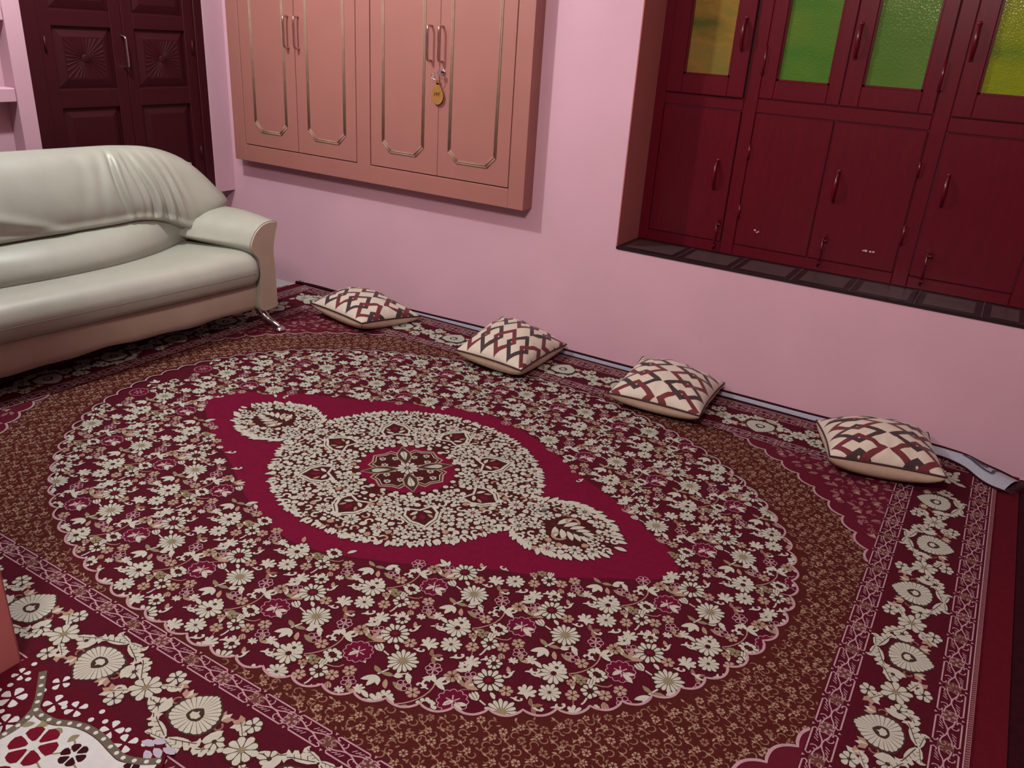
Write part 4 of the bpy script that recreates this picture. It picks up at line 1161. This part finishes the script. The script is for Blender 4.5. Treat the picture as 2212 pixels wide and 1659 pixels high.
# hatched binding line along the outer edge
for sx in (1, -1):
    ribbon([(sx*1.797, -HV), (sx*1.797, HV)], .003, ZB+.0004, PK); ribbon([(sx*1.8085, -HV), (sx*1.8085, HV)], .0016, ZB+.0004, DR)
    for k in range(330):
        v = -HV+.004+k*(2*HV-.008)/329; ribbon([(sx*1.7995, v), (sx*1.8085, v+.002)], .0052, ZB+.0003, DR)
for sy in (1, -1):
    ribbon([(-HU, sy*1.334), (HU, sy*1.334)], .003, ZB+.0004, PK)
    for k in range(440):
        u = -HU+.004+k*(2*HU-.008)/439; ribbon([(u, sy*1.3365), (u+.002, sy*1.3455)], .0052, ZB+.0003, DR)
carpet = thing('carpet', 'large maroon and ivory floral carpet with an oval medallion covering the floor', 'carpet', (CU, CV, 0))
rug.build('pile_field', CM, carpet)
# folded edge along the wall: backing turned up, rolled corner at the right
low = [(-2.90, 3.366, Z0+.001), (-2.48, 3.364, Z0+.001), (-2.06, 3.364, Z0+.001), (-1.60, 3.364, Z0+.001), (-1.27, 3.364, Z0+.001), (-.84, 3.360, .018), (-.62, 3.358, .018), (-.46, 3.356, .018), (-.2, 3.352, .018), (.02, 3.345, .02), (.091, 3.335, .02), (.15, 3.30, .02), (.20, 3.235, .02), (.24, 3.20, .02), (.285, 3.186, .02)]
upp = [(-2.90, 3.374, .020), (-2.48, 3.374, .030), (-2.06, 3.374, .038), (-1.60, 3.374, .036), (-1.27, 3.374, .036), (-.84, 3.374, .040), (-.62, 3.374, .040), (-.46, 3.374, .040), (-.2, 3.374, .045), (.02, 3.374, .048), (.085, 3.374, .046), (.15, 3.370, .042), (.21, 3.345, .036), (.27, 3.33, .030), (.34, 3.305, .022)]
LO, UP = crom(low, 4), crom(upp, 4)
b = MB()
for i in range(len(LO)-1):
    for k in range(6):
        def pt(j, t):
            p = LO[j].lerp(UP[j], t); wd = (UP[j]-LO[j]).length
            p = p+Vector((0, 0, min(.02, wd*.28)*math.sin(math.pi*t)))
            return p
        t0, t1 = k/6, (k+1)/6
        b.face([pt(i, t0), pt(i+1, t0), pt(i+1, t1), pt(i, t1)], 0, True)
fe = b.build('turned_edge', GREYB, carpet)
fe.data.materials.append(GREYB)
b = MB()
b.tube([p+Vector((0, 0.0, .001)) for p in LO], .0055, n=6); b.tube([p+Vector((0, 0, .002)) for p in UP[:-2]], .0055, n=6)
b.build('edge_binding', CM[DE], carpet)
b = MB(); b.tube(crom([(-3.425, 3.355, .020), (-3.30, 3.366, .022), (-3.1, 3.369, .020), (-2.88, 3.369, .017)], 6), .009, n=8); b.build('rolled_hem', CM[DE], carpet)
b = MB()     # printed fret on the turned-up backing
def bk(i, t): 
    j = min(len(LO)-1, max(0, i)); p = LO[j].lerp(UP[j], t); wd = (UP[j]-LO[j]).length
    return p+Vector((0, 0, min(.02, wd*.28)*math.sin(math.pi*t)+.0016))
def bstrip(seq, wd):
    for (i0, t0), (i1, t1) in zip(seq, seq[1:]):
        A, Bq = bk(i0, t0), bk(i1, t1); dd = (Bq-A); dd.z = 0; nn = Vector((-dd.y, dd.x, 0)).normalized()*wd*.5
        b.face([A-nn, Bq-nn, Bq+nn, A+nn])
nL = len(LO)
bstrip([(nL-14, .62), (nL-12, .52), (nL-10, .46), (nL-8, .42), (nL-6, .42), (nL-6, .65), (nL-5, .9)], .012)
bstrip([(nL-12, .70), (nL-10, .62), (nL-8, .60), (nL-8, .80)], .007)
bstrip([(nL-13, .86), (nL-11, .80), (nL-10, .92)], .008); bstrip([(nL-10, .75), (nL-9, .72), (nL-9, .86)], .006)
b.build('backing_print', NAVY, fe, off=carpet.location)
fr = random.Random(5); b = MB()
def tuft(p, d, L):
    pts = [Vector(p)]; d = Vector(d)
    for k in range(4):
        d = (d+Vector((fr.uniform(-.35, .35), fr.uniform(-.35, .35), fr.uniform(-.15, .1)))).normalized(); q = pts[-1]+d*L/4
        q.z = max(.004, q.z); pts.append(q)
    b.tube(pts, [.0016, .0016, .0014, .001, .0006], n=4)
for k in range(46):
    t = k/45; p = LO[-1].lerp(UP[-1], t); tuft(p+Vector((0, 0, .003)), (.9, -.1, .0), fr.uniform(.02, .045))
for k in range(110):
    v = 1.30-k*.006; tuft((CU-HU-.074, CV+v, .009), (-1, fr.uniform(-.2, .3), 0), fr.uniform(.015, .035))
for k in range(30): tuft((CU-HU-.05+.002*k, CV+HV+.010, .012), (-.6, .3, .5), fr.uniform(.015, .03))
tag(b.build('fringe', FRING, carpet), kind='stuff')

# ------------------------------------------------------------------ small mat in the near corner
mm = MB(); MZ = .0235
MM = [pile('mat_maroon', (92, 10, 30)), pile('mat_cream', (224, 228, 226), .05), pile('mat_olive', (112, 104, 88)), pile('mat_red', (120, 16, 40)), pile('mat_dark', (58, 12, 22)), pile('mat_moss', (150, 146, 110)), pile('mat_lavender', (196, 190, 206), .05)]
mc = [(-1.688, .746), (-1.20, .752), (-1.16, .70), (-1.13, .30), (-1.688, .30)]
mm.loft([[(x, y, z) for x, y in mc[::-1]] for z in (.0195, MZ)], 0, smooth=False)
def mpoly(p, z, m):
    z += micro(); mm.face([(x, y, z) for x, y in p], m)
def mflower(c, r, n, z, m, rot=0.0, cen=None, hw=.30):
    for k in range(n):
        a = rot+2*math.pi*k/n; mpoly(xf([(r*.22+(r*.78)*x, r*hw*y) for x, y in PET], c, a), z, m)
    if cen is not None: mpoly(circ(c, r*.26, 10), z+.0003, cen)
band = [(-1.645, .755), (-1.617, .733), (-1.585, .71), (-1.549, .683), (-1.525, .661), (-1.496, .656), (-1.454, .662), (-1.419, .680), (-1.384, .690), (-1.34, .692), (-1.292, .686), (-1.255, .684), (-1.215, .700), (-1.185, .722)]
band2 = [(-1.525, .661), (-1.512, .630), (-1.508, .600), (-1.515, .560), (-1.545, .52), (-1.58, .46), (-1.56, .40), (-1.54, .33), (-1.54, .305)]
B1 = [(p.x, p.y) for p in crom([(x, y, 0) for x, y in band[1:]], 5)]; B2 = [(p.x, p.y) for p in crom([(x, y, 0) for x, y in band2], 5)]
cream = [(p.x, p.y-.010) for p in crom([(x, y, 0) for x, y in band[4:]], 5)]
mpoly(cream+[(-1.165, .66), (-1.135, .305), (-1.535, .305), (-1.535, .33), (-1.555, .40), (-1.575, .46), (-1.54, .52), (-1.51, .56), (-1.503, .60), (-1.507, .63)], MZ+.0003, 1)
def mribbon(pts, wd, z, m):
    for i in range(len(pts)-1):
        a, b_ = pts[i], pts[i+1]; dx, dy = b_[0]-a[0], b_[1]-a[1]; l = math.hypot(dx, dy) or 1e-9
        nx, ny = -dy/l*wd/2, dx/l*wd/2
        mpoly([(a[0]-nx, a[1]-ny), (b_[0]-nx, b_[1]-ny), (b_[0]+nx, b_[1]+ny), (a[0]+nx, a[1]+ny)], z, m)
for B_ in (B1, B2):
    mribbon(B_, .017, MZ+.0006, 2); acc = 0
    for a, c in zip(B_, B_[1:]):
        acc += math.hypot(c[0]-a[0], c[1]-a[1])
        if acc > .021: mpoly(circ(c, .0052, 8), MZ+.0009, 1); acc = 0
for c, r, n in (((-1.594, .650), .030, 5), ((-1.536, .600), .028, 5), ((-1.648, .700), .020, 4), ((-1.503, .692), .026, 4), ((-1.452, .708), .024, 4), ((-1.338, .716), .026, 4), ((-1.284, .709), .026, 4), ((-1.65, .60), .026, 5), ((-1.59, .56), .024, 5), ((-1.63, .52), .026, 5), ((-1.55, .735), .022, 4)):
    mflower(c, r, n, MZ+.0004, 1, c[0]*9, None, .34)
for c in ((-1.655, .735), (-1.635, .668), (-1.56, .70), (-1.478, .697), (-1.399, .708), (-1.40, .735), (-1.37, .722), (-1.62, .625), (-1.575, .615), (-1.605, .60), (-1.64, .645), (-1.31, .735), (-1.25, .73), (-1.62, .70)):
    mpoly(circ(c, .0065, 9), MZ+.0004, 1)
mflower((-1.432, .600), .052, 6, MZ+.0006, 3, .4, 1, .36); mflower((-1.344, .632), .029, 6, MZ+.0006, 4, .2, 1, .36); mflower((-1.216, .668), .024, 6, MZ+.0006, 4, .5, None, .36); mflower((-1.40, .50), .05, 6, MZ+.0006, 3, .1, 1, .36)
for pts in ([(-1.40, .60), (-1.375, .615), (-1.36, .640), (-1.375, .655), (-1.385, .645)], [(-1.33, .62), (-1.30, .61), (-1.28, .57)], [(-1.40, .585), (-1.36, .575), (-1.33, .585)]):
    mribbon([(p.x, p.y) for p in crom([(x, y, 0) for x, y in pts], 5)], .004, MZ+.0006, 5)
for c, a in (((-1.475, .630), .9), ((-1.468, .640), 2.0), ((-1.44, .648), .2), ((-1.385, .645), 1.4), ((-1.36, .575), -.6), ((-1.29, .60), .8), ((-1.50, .615), 1.0)):
    mpoly(xf([(x*.026, y*1.8*.026) for x, y in LEAF], c, a), MZ+.0006, 5)
for c, a in (((-1.262, .732), .2), ((-1.245, .742), .5), ((-1.225, .735), -.3), ((-1.210, .745), .1), ((-1.235, .722), -.5)):
    mpoly(xf([(x*.034, y*1.6*.034) for x, y in LEAF], c, a), MZ+.0006, 6)
smat = thing('mat', 'small maroon and cream flowered mat lying over the near left corner of the carpet', 'mat', (-1.42, .53, .0195))
mm.build('mat_pile', MM, smat)

# ------------------------------------------------------------------ things at the edges
b = MB(); b.box(0.340, 1.70, 0.3, 3.36, .0005, .010, bev=.003)
tag(b.build('rug', DKRUG), 'plain dark maroon rug beyond the right edge of the big carpet', 'rug')
b = MB(); L = []
for k in range(9):
    t = k/8; x = .420+.16*t; y = 2.135-.03*t
    L.append([(x, y-.010*math.sin(math.pi*(.2+.8*t)), .0105), (x, y+.010*math.sin(math.pi*(.2+.8*t)), .0105), (x, y+.004, .0135+.003*math.sin(t*3)), (x, y-.004, .0135+.003*math.sin(t*3))])
b.loft(L, 0); tag(b.build('paper_scrap', WHITE), 'thin white scrap on the dark rug at the right edge', 'scrap')
b = MB(); b.loft([[(-1.018+r*math.cos(t*math.pi/10), 2.055+r*math.sin(t*math.pi/10), FZ-.0022+z) for t in range(20)] for z, r in ((0, .0085), (.003, .0085), (.0045, .006))])
tag(b.build('button', STONE), 'small grey button lying on the carpet medallion', 'button')
for o in WORLD_THINGS: del o['_w']
